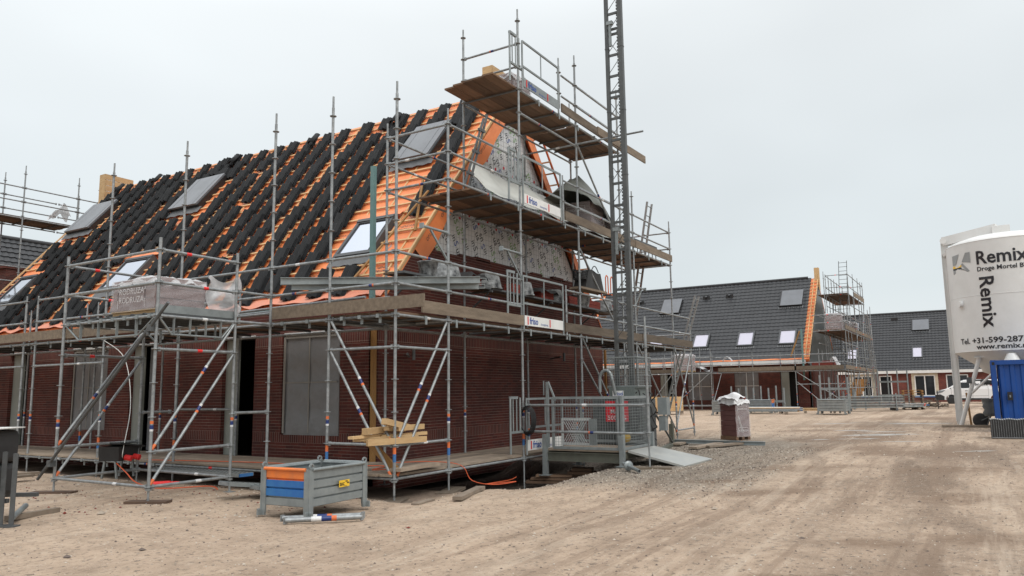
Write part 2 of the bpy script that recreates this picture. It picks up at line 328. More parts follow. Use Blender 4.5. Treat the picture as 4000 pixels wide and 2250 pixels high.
    def blobs(lst,lo,hi,amt):
        acc=None
        for (px,py,a_,b_) in lst:
            cu=px*math.cos(R(58.7))-py*math.sin(R(58.7)); cv=px*math.sin(R(58.7))+py*math.cos(R(58.7))
            mpp=nd('ShaderNodeMapping'); mpp.vector_type='POINT'; mpp.inputs['Location'].default_value=(-cu/a_,-cv/b_,0); mpp.inputs['Scale'].default_value=(1/a_,1/b_,0); L(rotm.outputs[0],mpp.inputs[0])
            le=nd('ShaderNodeVectorMath',operation='LENGTH'); L(mpp.outputs[0],le.inputs[0]); d=mul(le.outputs['Value'],mul(mul(n2,amt),mul(med,amt),'ADD'),'ADD')
            q=mr(d,hi+amt,lo+amt); acc=q if acc is None else mul(acc,q,'MAXIMUM')
        return acc
    brn=blobs([(16.7,-2.85,1.6,.9),(9.8,-5.2,1.7,1.3),(8.8,-6.3,1.6,1.1),(5.3,-4.9,1.2,.6),(5.4,-7.1,1.3,.55),(2.8,-7.4,.9,.55),(-.7,-6.6,.7,.35),(2.5,-4.9,1.1,.35),(3.2,-4.15,.8,.25),(.1,-7.6,.8,.4),(-2.5,-6.15,.6,.2),(27.8,-5.4,3,2.2),(13,-4.6,2.2,1.6),(20,-3.5,2.5,1.2)],.25,1.15,1.3)
    base=mix(mul(brn,mr(f2,.25,.6,.45,.85)),base,(.205,.14,.095))
    for (ang,off,frq) in ((14,0,.9),(24,3,1.3)):
        mq=nd('ShaderNodeMapping'); mq.inputs['Rotation'].default_value=(0,0,R(-ang)); mq.inputs['Location'].default_value=(off,off,0); mq.inputs['Scale'].default_value=(.10,1.7,1); L(P,mq.inputs[0])
        q=nz(frq,8,.7,mq.outputs[0]); base=mix(mul(mul(mr(q,.52,.61),mr(s.outputs[1],-1.5,-3.5)),.5),base,(.215,.15,.105)); base=mix(mul(mr(q,.45,.36),.3),base,(.56,.46,.36))
    pud=blobs([(15.07,-5.1,1.3,.42),(12.6,-3.96,.35,.16),(13.1,-4.8,.75,.14),(12.3,-5.9,.55,.16),(9.78,-7.48,.62,.14),(16.8,-5.1,.9,.2),(22.9,-5.7,1.6,.35),(22.2,-2.8,1.2,.22),(17.2,-4.2,.8,.2)],.45,1.0,1.2)
    base=mix(mul(pud,.7),base,mix(mr(n2,.4,.6),(.30,.29,.27),(.5,.5,.485)))
    L(base,b.inputs['Base Color']); rg=mr(pud,0,1,.92,.32); L(rg,b.inputs['Roughness']); b.inputs['Specular IOR Level'].default_value=.3
    h=mul(mul(mul(fine,.5),mul(grit,.22),'ADD'),mul(vo.outputs['Distance'],mul(grav,1.3)),'ADD'); h=mul(h,mul(med,.8),'ADD'); h=mul(h,mul(1,mul(pud,.9),'SUBTRACT')); h=mul(h,mul(mul(trk,ln),.35),'SUBTRACT')
    bp=nd('ShaderNodeBump'); bp.inputs['Strength'].default_value=.9; bp.inputs['Distance'].default_value=.06; L(h,bp.inputs['Height']); L(bp.outputs[0],b.inputs['Normal'])
    return m
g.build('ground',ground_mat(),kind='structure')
# loose stones: uncountable
def rock(mb,x,y,z,s,mi=0):
    a=random.random()*6.28; ca,sa=math.cos(a),math.sin(a); k=[random.uniform(.6,1.1) for _ in range(6)]; e=random.uniform(.6,1.5)
    P=[(s*k[0]*e,0,0),(-s*k[1]*e,0,0),(0,s*k[2],0),(0,-s*k[3],0),(0,0,s*k[4]*.7),(0,0,-s*.3)]
    mb.add([(x+p[0]*ca-p[1]*sa,y+p[0]*sa+p[1]*ca,z+p[2]) for p in P],[(0,2,4),(2,1,4),(1,3,4),(3,0,4),(2,0,5),(1,2,5),(3,1,5),(0,3,5)],mi)
st=MB()
for i in range(17000):
    d=random.uniform(2.0,30)**1.0; a=yaw+random.uniform(-.66,.66); x=CP.x+d*math.cos(a); y=CP.y+d*math.sin(a)
    if (x>0.1 and y>-.1): continue
    s=random.choice([.004,.005,.006,.008,.011])*random.uniform(.7,1.3)*(1+d*.03)
    if random.random()<.02: s*=2.2
    rock(st,x,y,gz(x,y)+s*.1,s,random.choice([0,1,1,2,2]) if s<.012 else random.choice([0,0,1,2]))
for i in range(5200):
    x=random.uniform(1.5,9.5)*1.0; y=-random.uniform(.3,4.6)
    if x<2.2 and random.random()<.5: continue
    s=random.uniform(.008,.022); rock(st,x,y,gz(x,y)+s*.25,s,random.choice([0,1,1,2]))
for i in range(500):
    x=random.uniform(-3.5,.2); y=random.uniform(.2,6.5); s=random.uniform(.008,.025); rock(st,x,y,gz(x,y)+s*.2,s,random.choice([0,1,2,3]))
stA=mat('dark stone',(.13,.1,.085),.9); stB=mat('tan stone',(.33,.28,.225),.9); stC=mat('pale stone',(.5,.44,.37),.9)
tag(st.build('gravel',[stA,stB,stC,brickRed]),'small loose stones and grit scattered over the sandy site','gravel',kind='stuff')
# ---------------- house under construction
RX,RZ,RS=6.75,9.27,1.19       # ridge x, ridge z, slope
YG,YB=1.85,19.0               # gable face, far verge
def rp(x,y,n=0.0):            # point on the batten plane, n metres out along its normal
    nn=Vector((-RS,0,1)).normalized(); return Vector((x,y,RZ-RS*(RX-x)))+nn*n
HN=Vector((-RS,0,1)).normalized(); HU=Vector((1,0,RS)).normalized()
house=empty('brick_house',(1.6,YG,0),0,'red brick terrace house with half tiled orange membrane roof behind the nearest scaffold','house')
house.location=(0,0,0)
def wallX(mb,x0,x1,y0,y1,z0,z1,ops):
    ys_=sorted(set([y0,y1]+[v for o in ops for v in o[:2]])); 
    for a,b in zip(ys_,ys_[1:]):
        zs=[z0]; 
        for o in ops:
            if o[0]<=a and o[1]>=b: zs+=[o[2],o[3]]
        zs.append(z1)
        for k in range(0,len(zs),2):
            if zs[k+1]-zs[k]>.001: mb.box(((x0+x1)/2,(a+b)/2,(zs[k]+zs[k+1])/2),(x1-x0,b-a,zs[k+1]-zs[k]))
OPS=[(2.7,4.28,.75,2.71),(5.1,6.1,.28,2.71),(8.44,9.42,.28,2.71),(10.35,11.87,.75,2.71),(13.98,14.96,.28,2.71),(15.7,17.2,.75,2.71)]
wb=MB(); wallX(wb,1.6,1.72,YG,YB,-.25,3.25,OPS); wb.build('front_wall',brickM,house)
gb=MB(); gb.prism([(1.6,YG+.0,-.25),(11.7,YG,-.25),(11.7,YG,3.28),(10.66,YG,4.5),(2.86,YG,4.5),(1.7,YG,3.12),(1.6,YG,3.0)],(0,.12,0)); gb.build('gable_wall',brickM,house)
# ragged top courses
rc=MB()
for a,b,z in ((2.9,3.5,4.53),(4.4,5.0,4.53),(5.0,5.6,4.56),(5.6,6.9,4.53),(7.6,8.1,4.53),(8.7,9.3,4.56),(9.4,10,4.53)): rc=MB(); rc.box(((a+b)/2,YG+.06,z),(b-a,.1,.058)); rc.build('loose_course',brickM,house)

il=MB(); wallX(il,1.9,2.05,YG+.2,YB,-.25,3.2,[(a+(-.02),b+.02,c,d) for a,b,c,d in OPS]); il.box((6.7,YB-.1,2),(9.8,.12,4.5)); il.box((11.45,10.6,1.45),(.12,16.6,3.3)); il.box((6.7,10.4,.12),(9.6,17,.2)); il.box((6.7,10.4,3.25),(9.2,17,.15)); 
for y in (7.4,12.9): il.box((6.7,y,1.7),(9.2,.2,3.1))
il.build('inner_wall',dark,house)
ti=MB(); ti.prism([(2.1,YG+.14,3.5),(2*RX-2.1,YG+.14,3.5),(RX,YG+.14,RZ-.25)],(0,.12,0)); ti.build('insulation_board',pirM,house)
# insulation lettering, joints
def il_text():
    t=MB(); y=YG+.136
    X0,Z0=2.4,4.55
    def inside(x,z,m=.35): return z>4.62 and z<RZ-.3-RS*abs(RX-x)-m
    ci=0; x=2.1
    while x<11.6:
        flip=ci%2; z=4.3+(.12 if flip else 0)
        ri=0
        while z<9:
            if inside(x,z,.42):
                ang=R(-62 if not flip else 118); rv=Vector((math.cos(ang),0,math.sin(ang))); uv=Vector((-math.sin(ang),0,math.cos(ang)))
                o=Vector((x,y,z))-rv*.21-uv*.05
                g1=(ci+ri)%3
                t.text('in',o,rv,uv,.215,mi=0,off=0,bold=.003); t.text('S',o+rv*.16,rv,uv,.245,mi=2 if g1==2 else (1 if g1==1 else 0),off=0,bold=.002); t.text('us',o+rv*.325,rv,uv,.235,mi=0 if g1<2 else 2,off=0,bold=.002)
                if ri%3==2:
                    t.lathe([(.035,0)],(0,0,0)); 
                    cx,cz=x+.17,z+.12
                    t.add([(cx+.042*math.cos(k*.7854),y-.001,cz+.042*math.sin(k*.7854)) for k in range(8)],[tuple(range(8))],3)
            z+=.5; ri+=1
        x+=.38; ci+=1
    t.build('insulation_lettering',[txtK,txtBlue,txtGreen,redSg],house)
    gr=MB(); x=1.9
    while x<11.6:
        zt=RZ-.2-RS*abs(RX-x)
        if zt>4.6: gr.box((x,y+.002,(4.5+zt)/2),(.006 if round(x*10)%12 else .014,.003,zt-4.5))
        x+=.12
    z=4.6
    while z<9: 
        hw=(RZ-.2-z)/RS
        gr.box((RX,y+.0025,z),(2*hw,.003,.005)); z+=.12
    gr.build('insulation_grid',gridM,house)
il_text()
# roof shell: membrane on boards, real thickness
mb=MB(); YR0,YR1=YG-.02,YB
a=rp(1.72,0,-.06);b_=Vector((RX,0,RZ-.07)); c_=Vector((2*RX-1.72,0,a.z)); dn=Vector((0,0,-.3))
mb.prism([(a.x,YR0,a.z),(b_.x,YR0,b_.z),(c_.x,YR0,c_.z),(c_.x-.015,YR0,c_.z-.025),(b_.x,YR0,b_.z-.03),(a.x+.015,YR0,a.z-.025)],(0,YR1-YR0,0)); mb.prism([(a.x+.03,YG+.14,a.z-.03),(b_.x,YG+.14,b_.z-.034),(c_.x-.03,YG+.14,c_.z-.03),(c_.x-.1,YG+.14,c_.z-.28),(b_.x,YG+.14,b_.z-.33),(a.x+.1,YG+.14,a.z-.28)],(0,YB-YG-.14,0)); mb.build('roof_membrane',orangeM,house)
# membrane flap hanging over the gable edge
fl=MB()
def flapL(u,v):
    x=2.75+(RX-2.75)*u; p=Vector((x,YG-.035,RZ-.1-RS*(RX-x))); dnv=Vector((RS,0,-1)).normalized(); wv=.36+.05*math.sin(u*23)
    q=p+dnv*(wv*v)+Vector((0,-.02*math.sin(u*31+v*3)*v-.01*v,0)); return q
fl.grid(flapL,40,3)
def flapR(u,v):
    x=10.9-(10.9-RX)*u; p=Vector((x,YG-.035,RZ-.1-RS*(x-RX))); dnv=Vector((-RS,0,-1)).normalized(); wv=.26+.04*math.sin(u*19)
    return p+dnv*(wv*v)+Vector((0,-.015*math.sin(u*27+v*2)*v-.01*v,0))
fl.grid(flapR,40,3); fl.build('membrane_flap',orangeM,house)
# printed words on the membrane
tx=MB()
for y in (2.55,4.5,5.6,6.95,8.3,9.6,11.0,12.4,13.8,15.2,16.6):
    for i,x in enumerate((2.35,3.2,4.05,4.9,5.7,6.3)):
        yy=y+.12*((i*7)%3)
        tx.text('HENDRIKS',rp(x+.02,yy,-.058),-Y_,HU,.1,off=.003,shear=.25,bold=.01); tx.text('PREFAB',rp(x-.06,yy,-.058),-Y_,HU,.12,off=.003,shear=.25,bold=.012)
for k,x in enumerate((3.1,3.6,4.4,5.1,5.9)):
    tx.text('OP1.0.N.',(x,YG-.075,RZ-.32-RS*(RX-x)),HU,Vector((-RS,0,1)),.11,off=.004,shear=.2,bold=.01)
tx.build('membrane_lettering',ink,house)
# arrowhead marks
ar=MB()
for y in (2.62,6.2,9.0,12,14.9):
    for x in (2.75,3.75,4.9,5.9):
        ar.prism([rp(x,y,-.056),rp(x+.07,y-.09,-.056),rp(x+.16,y-.02,-.056),rp(x+.08,y-.05,-.056)],HN*.003)
ar.build('membrane_mark',gridM,house)
# battens
nb=0; BX=[]
x=2.02
while x<6.62:
    BX.append(x); bm=MB(); bm.bar(rp(x,YG-.02+random.uniform(-.02,.02),-.015),rp(x,YB,-.015),.045,.03,upv=HN); bm.build('batten',battenP,house); x+=.2185
y=YG+.02
for k,y in enumerate([YG+.0,YG+.33]+[YG+.33+.6*i for i in range(1,28)]):
    if y>YB+.01: break
    cb=MB(); cb.bar(rp(1.85,y,-.045),rp(6.68,y,-.045),.04,.03,upv=HN); cb.build('counter_batten',battenP,house)
vb=MB(); vb.bar(rp(2.25,YG-.01,.0),rp(6.6,YG-.01,.0),.05,.035,upv=HN); vb.build('verge_batten',battenP,house)
# battens of the rear slope seen edge on beside the gable
for i in range(22):
    x=2*RX-BX[0]-.2185*i
    if x<RX+.1: break
    p=Vector((x,0,RZ-RS*(x-RX)+.05)); bm=MB(); bm.bar((p.x,YG-.25,p.z),(p.x,YG+2,p.z),.045,.03); bm.build('rear_batten',pine if i%2 else pineO,house)
rb=MB(); rb.bar((RX+.2,YG-.22,RZ-RS*.2+.09),(11.0,YG-.22,RZ-RS*(11.0-RX)+.09),.04,.05); rb.build('rear_verge_rail',orangeP,house)
# ragged ends and loose left verge
lv=MB(); 
lv.bar(rp(2.6,YB+.05,.01),rp(6.5,YB+.05,.01),.04,.03,upv=HN); lv.bar(rp(2.6,YB+.35,-.05),rp(6.3,YB+.3,-.05),.04,.03,upv=HN)
lv.build('verge_batten',pine,house)
# eaves: faded membrane gutter strip, fascia, lintel tops
ev=MB(); 
def evf(u,v):
    y=YG+(YB-YG)*u; p=rp(1.98,y,-.04); w_=.3+.05*math.sin(y*5); return p+Vector((-.62,0,-.45)).normalized()*(w_*v)+Vector((0,0,.025*math.sin(y*7+v*4)*v))
ev.grid(evf,90,3); ev.build('eaves_membrane',pinkM,house)
ff=MB(); ff.box((1.69,(YG+YB)/2,3.2),(.04,YB-YG-.02,.16)); ff.build('fascia_board',teal,house)
for k,(a,b,c,d) in enumerate(OPS):
    lt=MB(); n_=int((b-a+.1)/.17)
    for i in range(n_): lt.box((1.585,a-.02+(i+.5)*.17,2.735),(.03,.16,.05))
    lt.build('lintel',whiteLB,house)
# windows closed with sheeting, door panels
for (a,b,c,d) in (OPS[0],OPS[3],OPS[5]):
    fr=MB(); xf=1.68
    fr.box((xf,a+.045,(c+d)/2),(.05,.05,d-c)); fr.box((xf,b-.045,(c+d)/2),(.05,.05,d-c)); fr.box((xf,(a+b)/2,d-.03),(.05,b-a-.14,.05)); fr.box((xf,(a+b)/2,c+.03),(.05,b-a-.14,.05)); fr.box((xf,(a+b)/2+.02,(c+d)/2),(.03,.035,d-c-.1)); fr.box((xf,(a+b)/2,c+.95),(.03,b-a-.14,.03))
    f0=fr.build('window',whiteLB,house)
    fm=MB()
    def fn(u,v,a=a,b=b,c=c,d=d):
        y=a+.04+(b-a-.1)*u; z=c-.04+(d-c+.0)*v; k=(1-v)**3
        return Vector((1.63-.02*math.sin(3.1416*u)*(.6+.4*math.sin(z*9))-.012*k*abs(math.sin((u-.5)*14+v*9)),y,z))
    fm.grid(fn,40,40); fm.build('plastic_sheet',film,f0)
    for c_,d_ in (((1.602,a+(b-a)*.52,(c+d)/2),(.006,.03,d-c-.1)),((1.600,(a+b)/2,c+(d-c)*.52),(.006,b-a-.16,.025)),((1.598,b-.07,(c+d)/2),(.012,.05,d-c-.06)),((1.598,(a+b)/2,d-.05),(.012,b-a-.2,.03))): q=MB(); q.box(c_,d_); q.build('fixing_lath',mat('pale lath behind film',(.24,.225,.2),.6),f0)
dd=MB(); dd.box((1.72,5.91,1.5),(.06,.38,2.4)); dd.build('door_panel',doorp,house)
dd=MB(); dd.box((1.72,9.23,1.5),(.06,.36,2.4)); dd.build('door_panel',doorp,house)
dd=MB(); dd.box((1.85,8.72,1.5),(.05,.56,2.4)); dd.build('door_panel',film,house)
dd=MB(); dd.box((1.72,14.72,1.5),(.06,.48,2.4)); dd.build('door_panel',doorp,house)
for a,b in ((5.1,6.1),(8.44,9.42),(13.98,14.96)): s_=MB(); s_.box((1.66,(a+b)/2,.2),(.24,b-a,.16)); s_.build('door_sill',concrete,house)
# roof windows: low ones glazed, high ones under grey hoods
def roofwin(xl,xh,y0,y1,kind,lab):
    t=MB(); e=.1 if kind=='g' else .15
    P=lambda x,y,n: rp(x,y,n)
    def bx(xa,xb,ya,yb,n0,n1,mi=0): t.prism([P(xa,ya,n0),P(xb,ya,n0),P(xb,yb,n0),P(xa,yb,n0)],HN*(n1-n0),mi)
    fw_=.07
    if kind=='g':
        bx(xl,xl+.06,y0,y1,-.05,e);bx(xh-.06,xh,y0,y1,-.05,e+.02);bx(xl+.06,xh-.06,y0,y0+fw_,-.05,e);bx(xl+.06,xh-.06,y1-fw_,y1,-.05,e)
        f=t.build('roof_window',[greyfr],house)
        t=MB(); bx(xl+.06,xh-.06,y0+fw_,y1-fw_,e-.05,e-.02); t.build('pane',glass,f)
        t=MB(); bx(xl+.06,xh-.06,y0+fw_,y0+fw_+.03,e-.02,e+.005); bx(xl+.06,xh-.06,y1-fw_-.03,y1-fw_,e-.02,e+.005); bx(xh-.09,xh-.06,y0+fw_+.03,y1-fw_-.03,e-.02,e+.005); t.build('glazing_bead',black,f)
        t=MB(); t.grid(lambda u,v:P(xh+.02+.17*v,y0-.1+(y1-y0+.2)*u,.02+.05*(1-v)+.012*math.sin(u*17)),20,3); t.build('membrane_apron',orangeM,f)
    else:
        bx(xl,xh,y0+.02,y1-.02,-.05,e-.02); f=t.build('roof_window',[black],house)
        t=MB(); bx(xl-.01,xh+.02,y0+.06,y1-.01,e-.018,e+.035); t.build('hood',hood,f)
        t=MB(); bx(xl,xh,y0+.24,y0+.245,e+.036,e+.038); bx(xl,xh,y1-.22,y1-.215,e+.036,e+.038); t.build('hood_seam',black,f)
    t=MB(); t.grid(lambda u,v:P(xl-.16*v,y0-.08+(y1-y0+.16)*u,.045-.02*v+.012*math.sin(u*25)*v),24,3); t.build('flashing',lead,f)
    return f
WIN=[(2.63,3.45,17.42,18.4,'g'),(2.63,3.45,11.45,12.7,'g'),(2.63,3.43,2.85,3.9,'g'),(4.9,5.84,17.25,18.75,'h'),(4.9,5.84,11.6,13.0,'h'),(4.9,5.82,3.0,4.15,'h')]
for q in WIN: roofwin(*q,'')
# crate of boards standing on the ridge: separate things
def ridge_panel(x0,x1,y,z0,z1,lab,dep=.35):
    r=empty('timber_formwork',((x0+x1)/2,y,z0),0,lab,'timber panel')
    t=MB(); n=6; W=x1-x0; H=z1-z0
    for i in range(n): t.box((0,0,H*(i+.5)/n),(W,.025,H/n-.012))
    t.build('boarding',pine,r)
    t=MB()
    for xx in (-W/2+.03,0,W/2-.03): t.box((xx,.05,H/2),(.05,.07,H))
    t.box((0,.05,H-.03),(W,.07,.04)); t.build('stud',pine,r)
    if dep:
        t=MB(); t.box((-W/2+.013,dep/2,H/2),(.025,dep,H)); t.build('side_board',pine,r)
    return r
ridge_panel(6.2,7.28,YB-.05,8.35,9.62,'slatted pale timber panel standing at the far left end of the ridge')
ridge_panel(6.45,7.5,2.3,8.6,9.82,'open pale timber box standing above the ridge behind the top scaffold lift',.3)
# post at the gable corner, teal timber up the roof, loose laths
def solo(name,mbf,m,label,cat,group=None):
    t=MB(); mbf(t); return tag(t.build(name,m),label,cat,group)
solo('timber_profile',lambda t:t.box((1.53,1.80,1.4),(.1,.06,2.7)),pineO,'brown timber profile post standing upright against the corner of the brick wall','post')
solo('timber_prop',lambda t:t.box((1.72,2.02,4.45),(.08,.09,2.9)),teal,'teal painted timber post standing up past the near roof window','post')
solo('timber_lath',lambda t:t.bar(rp(1.98,2.75,.14),rp(3.78,2.16,.2),.05,.03,upv=HN),pineO,'brown lath leaning across the near roof window beside the teal post','lath')
solo('timber_lath',lambda t:t.bar(rp(4.15,2.62,.16),rp(3.0,1.98,.06),.05,.03,upv=HN),pineO,'slanting brown lath lying on the battens right of the near roof window','lath')
solo('timber_profile',lambda t:t.box((11.76,1.80,1.4),(.06,.06,2.7)),pineO,'yellowish timber profile post at the far right corner of the brick gable','post')
# ---------------- roof tile stacks
def tile_mesh(nt,seed):
    rr=random.Random(seed); t=MB(); W,Ln=.315,.41; NP=20
    for k in range(nt):
        n0=(nt-1-k)*.0095+.006; yo=-.022*k+rr.uniform(-.006,.006); so=rr.uniform(-.012,.012)-.004*k
        vs=[]
        for j in range(NP+1):
            u=j/NP; wv=.030*math.exp(-((((2*u)%1)-.35)/.2)**2)-.004
            for s_ in (0,Ln):
                for h in (0,-.016): vs.append((-(W*u)+yo,s_+so,n0+wv+(h if h==0 else -.011)+.004+(-.004 if s_==0 else .075)))
        fs=[]
        for j in range(NP):
            a=j*4; b=a+4
            fs+=[(a,b,b+2,a+2),(a+1,a+3,b+3,b+1),(a,a+1,b+1,b),(a+2,b+2,b+3,a+3)]
        e=NP*4; fs+=[(0,2,3,1),(e,e+1,e+3,e+2)]
        t.add(vs,fs)
    return t
TB=[tile_mesh(n,s) for n,s in ((5,1),(6,2),(4,3),(5,4))]
TM=[]
for t in TB:
    me=bpy.data.meshes.new('roof_tile_stack'); me.from_pydata(t.v,[],t.f); me.materials.append(tileM); me.update(); TM.append(me)
AX=Matrix((Y_,HU,HN)).transposed()   # local (y-left, up slope, normal) -> world
cols=[]
y=4.72; pat=[.66,.62,.68,.84,.64,.68,.80,.64,.70,.74]; i=0
cols=[2.62,3.2,3.95]
while y<18.95: cols.append(y); y+=pat[i%len(pat)]; i+=1
spots=[]
rows=[x for x in BX if x<6.6]
for ci,cy in enumerate(cols):
    for ri,x in enumerate(rows):
        fromtop=len(rows)-1-ri
        if ci==0 and not (x>3.35 and x<6.6): continue
        if ci==1 and not (x>5.75 or x<2.5): continue
        if ci==2 and not (x>5.8 or (x<2.65 and x>1.9)): continue
        if ci==3 and x<3.45 and x>2.65: pass
        if cy<4.6 and ci>2: continue
        if 5.2<cy<5.9 and x<2.2: continue
        yy=cy+.02*math.sin(ri*.3+ci*2)+random.uniform(-.05,.05)
        if ci==0: yy=cy+.13*(4-x)*-1+random.uniform(-.02,.02); yy=2.62+.12*(x-4)
        if yy>18.95: continue
        bad=False
        for (xl,xh,y0,y1,k) in WIN:
            if x+.28>xl-.02 and x<xh+(.14 if k=='g' else .02) and yy>y0-.06 and yy-.45<y1+.04: bad=True
        if bad or random.random()<.022: continue
        spots.append((ci,fromtop,x,yy,False))
        # filler stack so the far left part reads denser
        if cy>12 and random.random()<.14: spots.append((ci,fromtop,x,yy-.3,True))
spots.sort(key=lambda s:(s[3]*1.0-.15*s[2]))
stf=MB(); seen={}
names={}
for k,(ci,ft,x,yy,fill) in enumerate(spots):
    Mx=AX.to_4x4(); rz=Matrix.Rotation(random.uniform(-.06,.06),4,'Z'); loc=rp(x-.14,yy,.003)
    if fill: loc=loc+HN*.05
    if ft==0: loc=loc+HU*.05
    mi=random.randrange(4)
    if k<300:
        o=bpy.data.objects.new('roof_tile_stack',TM[mi]); COL.objects.link(o); o.matrix_world=Matrix.Translation(loc)@Mx@rz
        cn=ORD[ci]; rn=ORD[ft]
        lab=f'{"loose" if fill else rn} black tile stack down from the ridge in the {cn} column left of the gable' if not fill else f'overlapping black tile stack {rn} from the ridge beside the {cn} column left of gable'
        tag(o,lab,'roof tiles','stacks of black roof tiles laid out on the battens')
    else:
        T=Matrix.Translation(loc)@Mx@rz; t=TB[mi]; stf.add([T@Vector(v) for v in t.v],t.f)
if stf.v: tag(stf.build('distant_tile_stacks',tileM),'mass of black roof tile stacks on the far left part of the roof','roof tiles','stacks of black roof tiles laid out on the battens','stuff')
print('stacks',len(spots))
# a few ridge tiles leaning at the top
for k,(yy) in enumerate((8.4,11.9,15.9,18.1,5.3)):
    t=MB()
    Mx=Matrix.Translation(rp(6.25,yy,.16))@AX.to_4x4()
    vs=[]
    for i in range(9):
        a=math.pi*(i/8); 
        for s_ in (0,.42):
            for r_ in (.115,.098): vs.append(Mx@Vector((-r_*math.cos(a),s_,r_*math.sin(a)*.75)))
    fs=[]
    for i in range(8):
        a=i*4;b=a+4; fs+=[(a,b,b+2,a+2),(a+1,a+3,b+3,b+1),(a,a+1,b+1,b),(a+2,b+2,b+3,a+3)]
    fs+=[(0,2,3,1),(32,33,35,34)]
    t.add(vs,fs,0,True)
    tag(t.build('ridge_tile',tileM),['half round ridge tile near the middle of the ridge','half round ridge tile above the middle grey roof hood','half round ridge tile left of the middle grey roof hood','half round ridge tile nearest the slatted panel at the far left','half round ridge tile just left of the nearest grey roof hood'][k],'ridge tile','half round ridge tiles at the ridge')
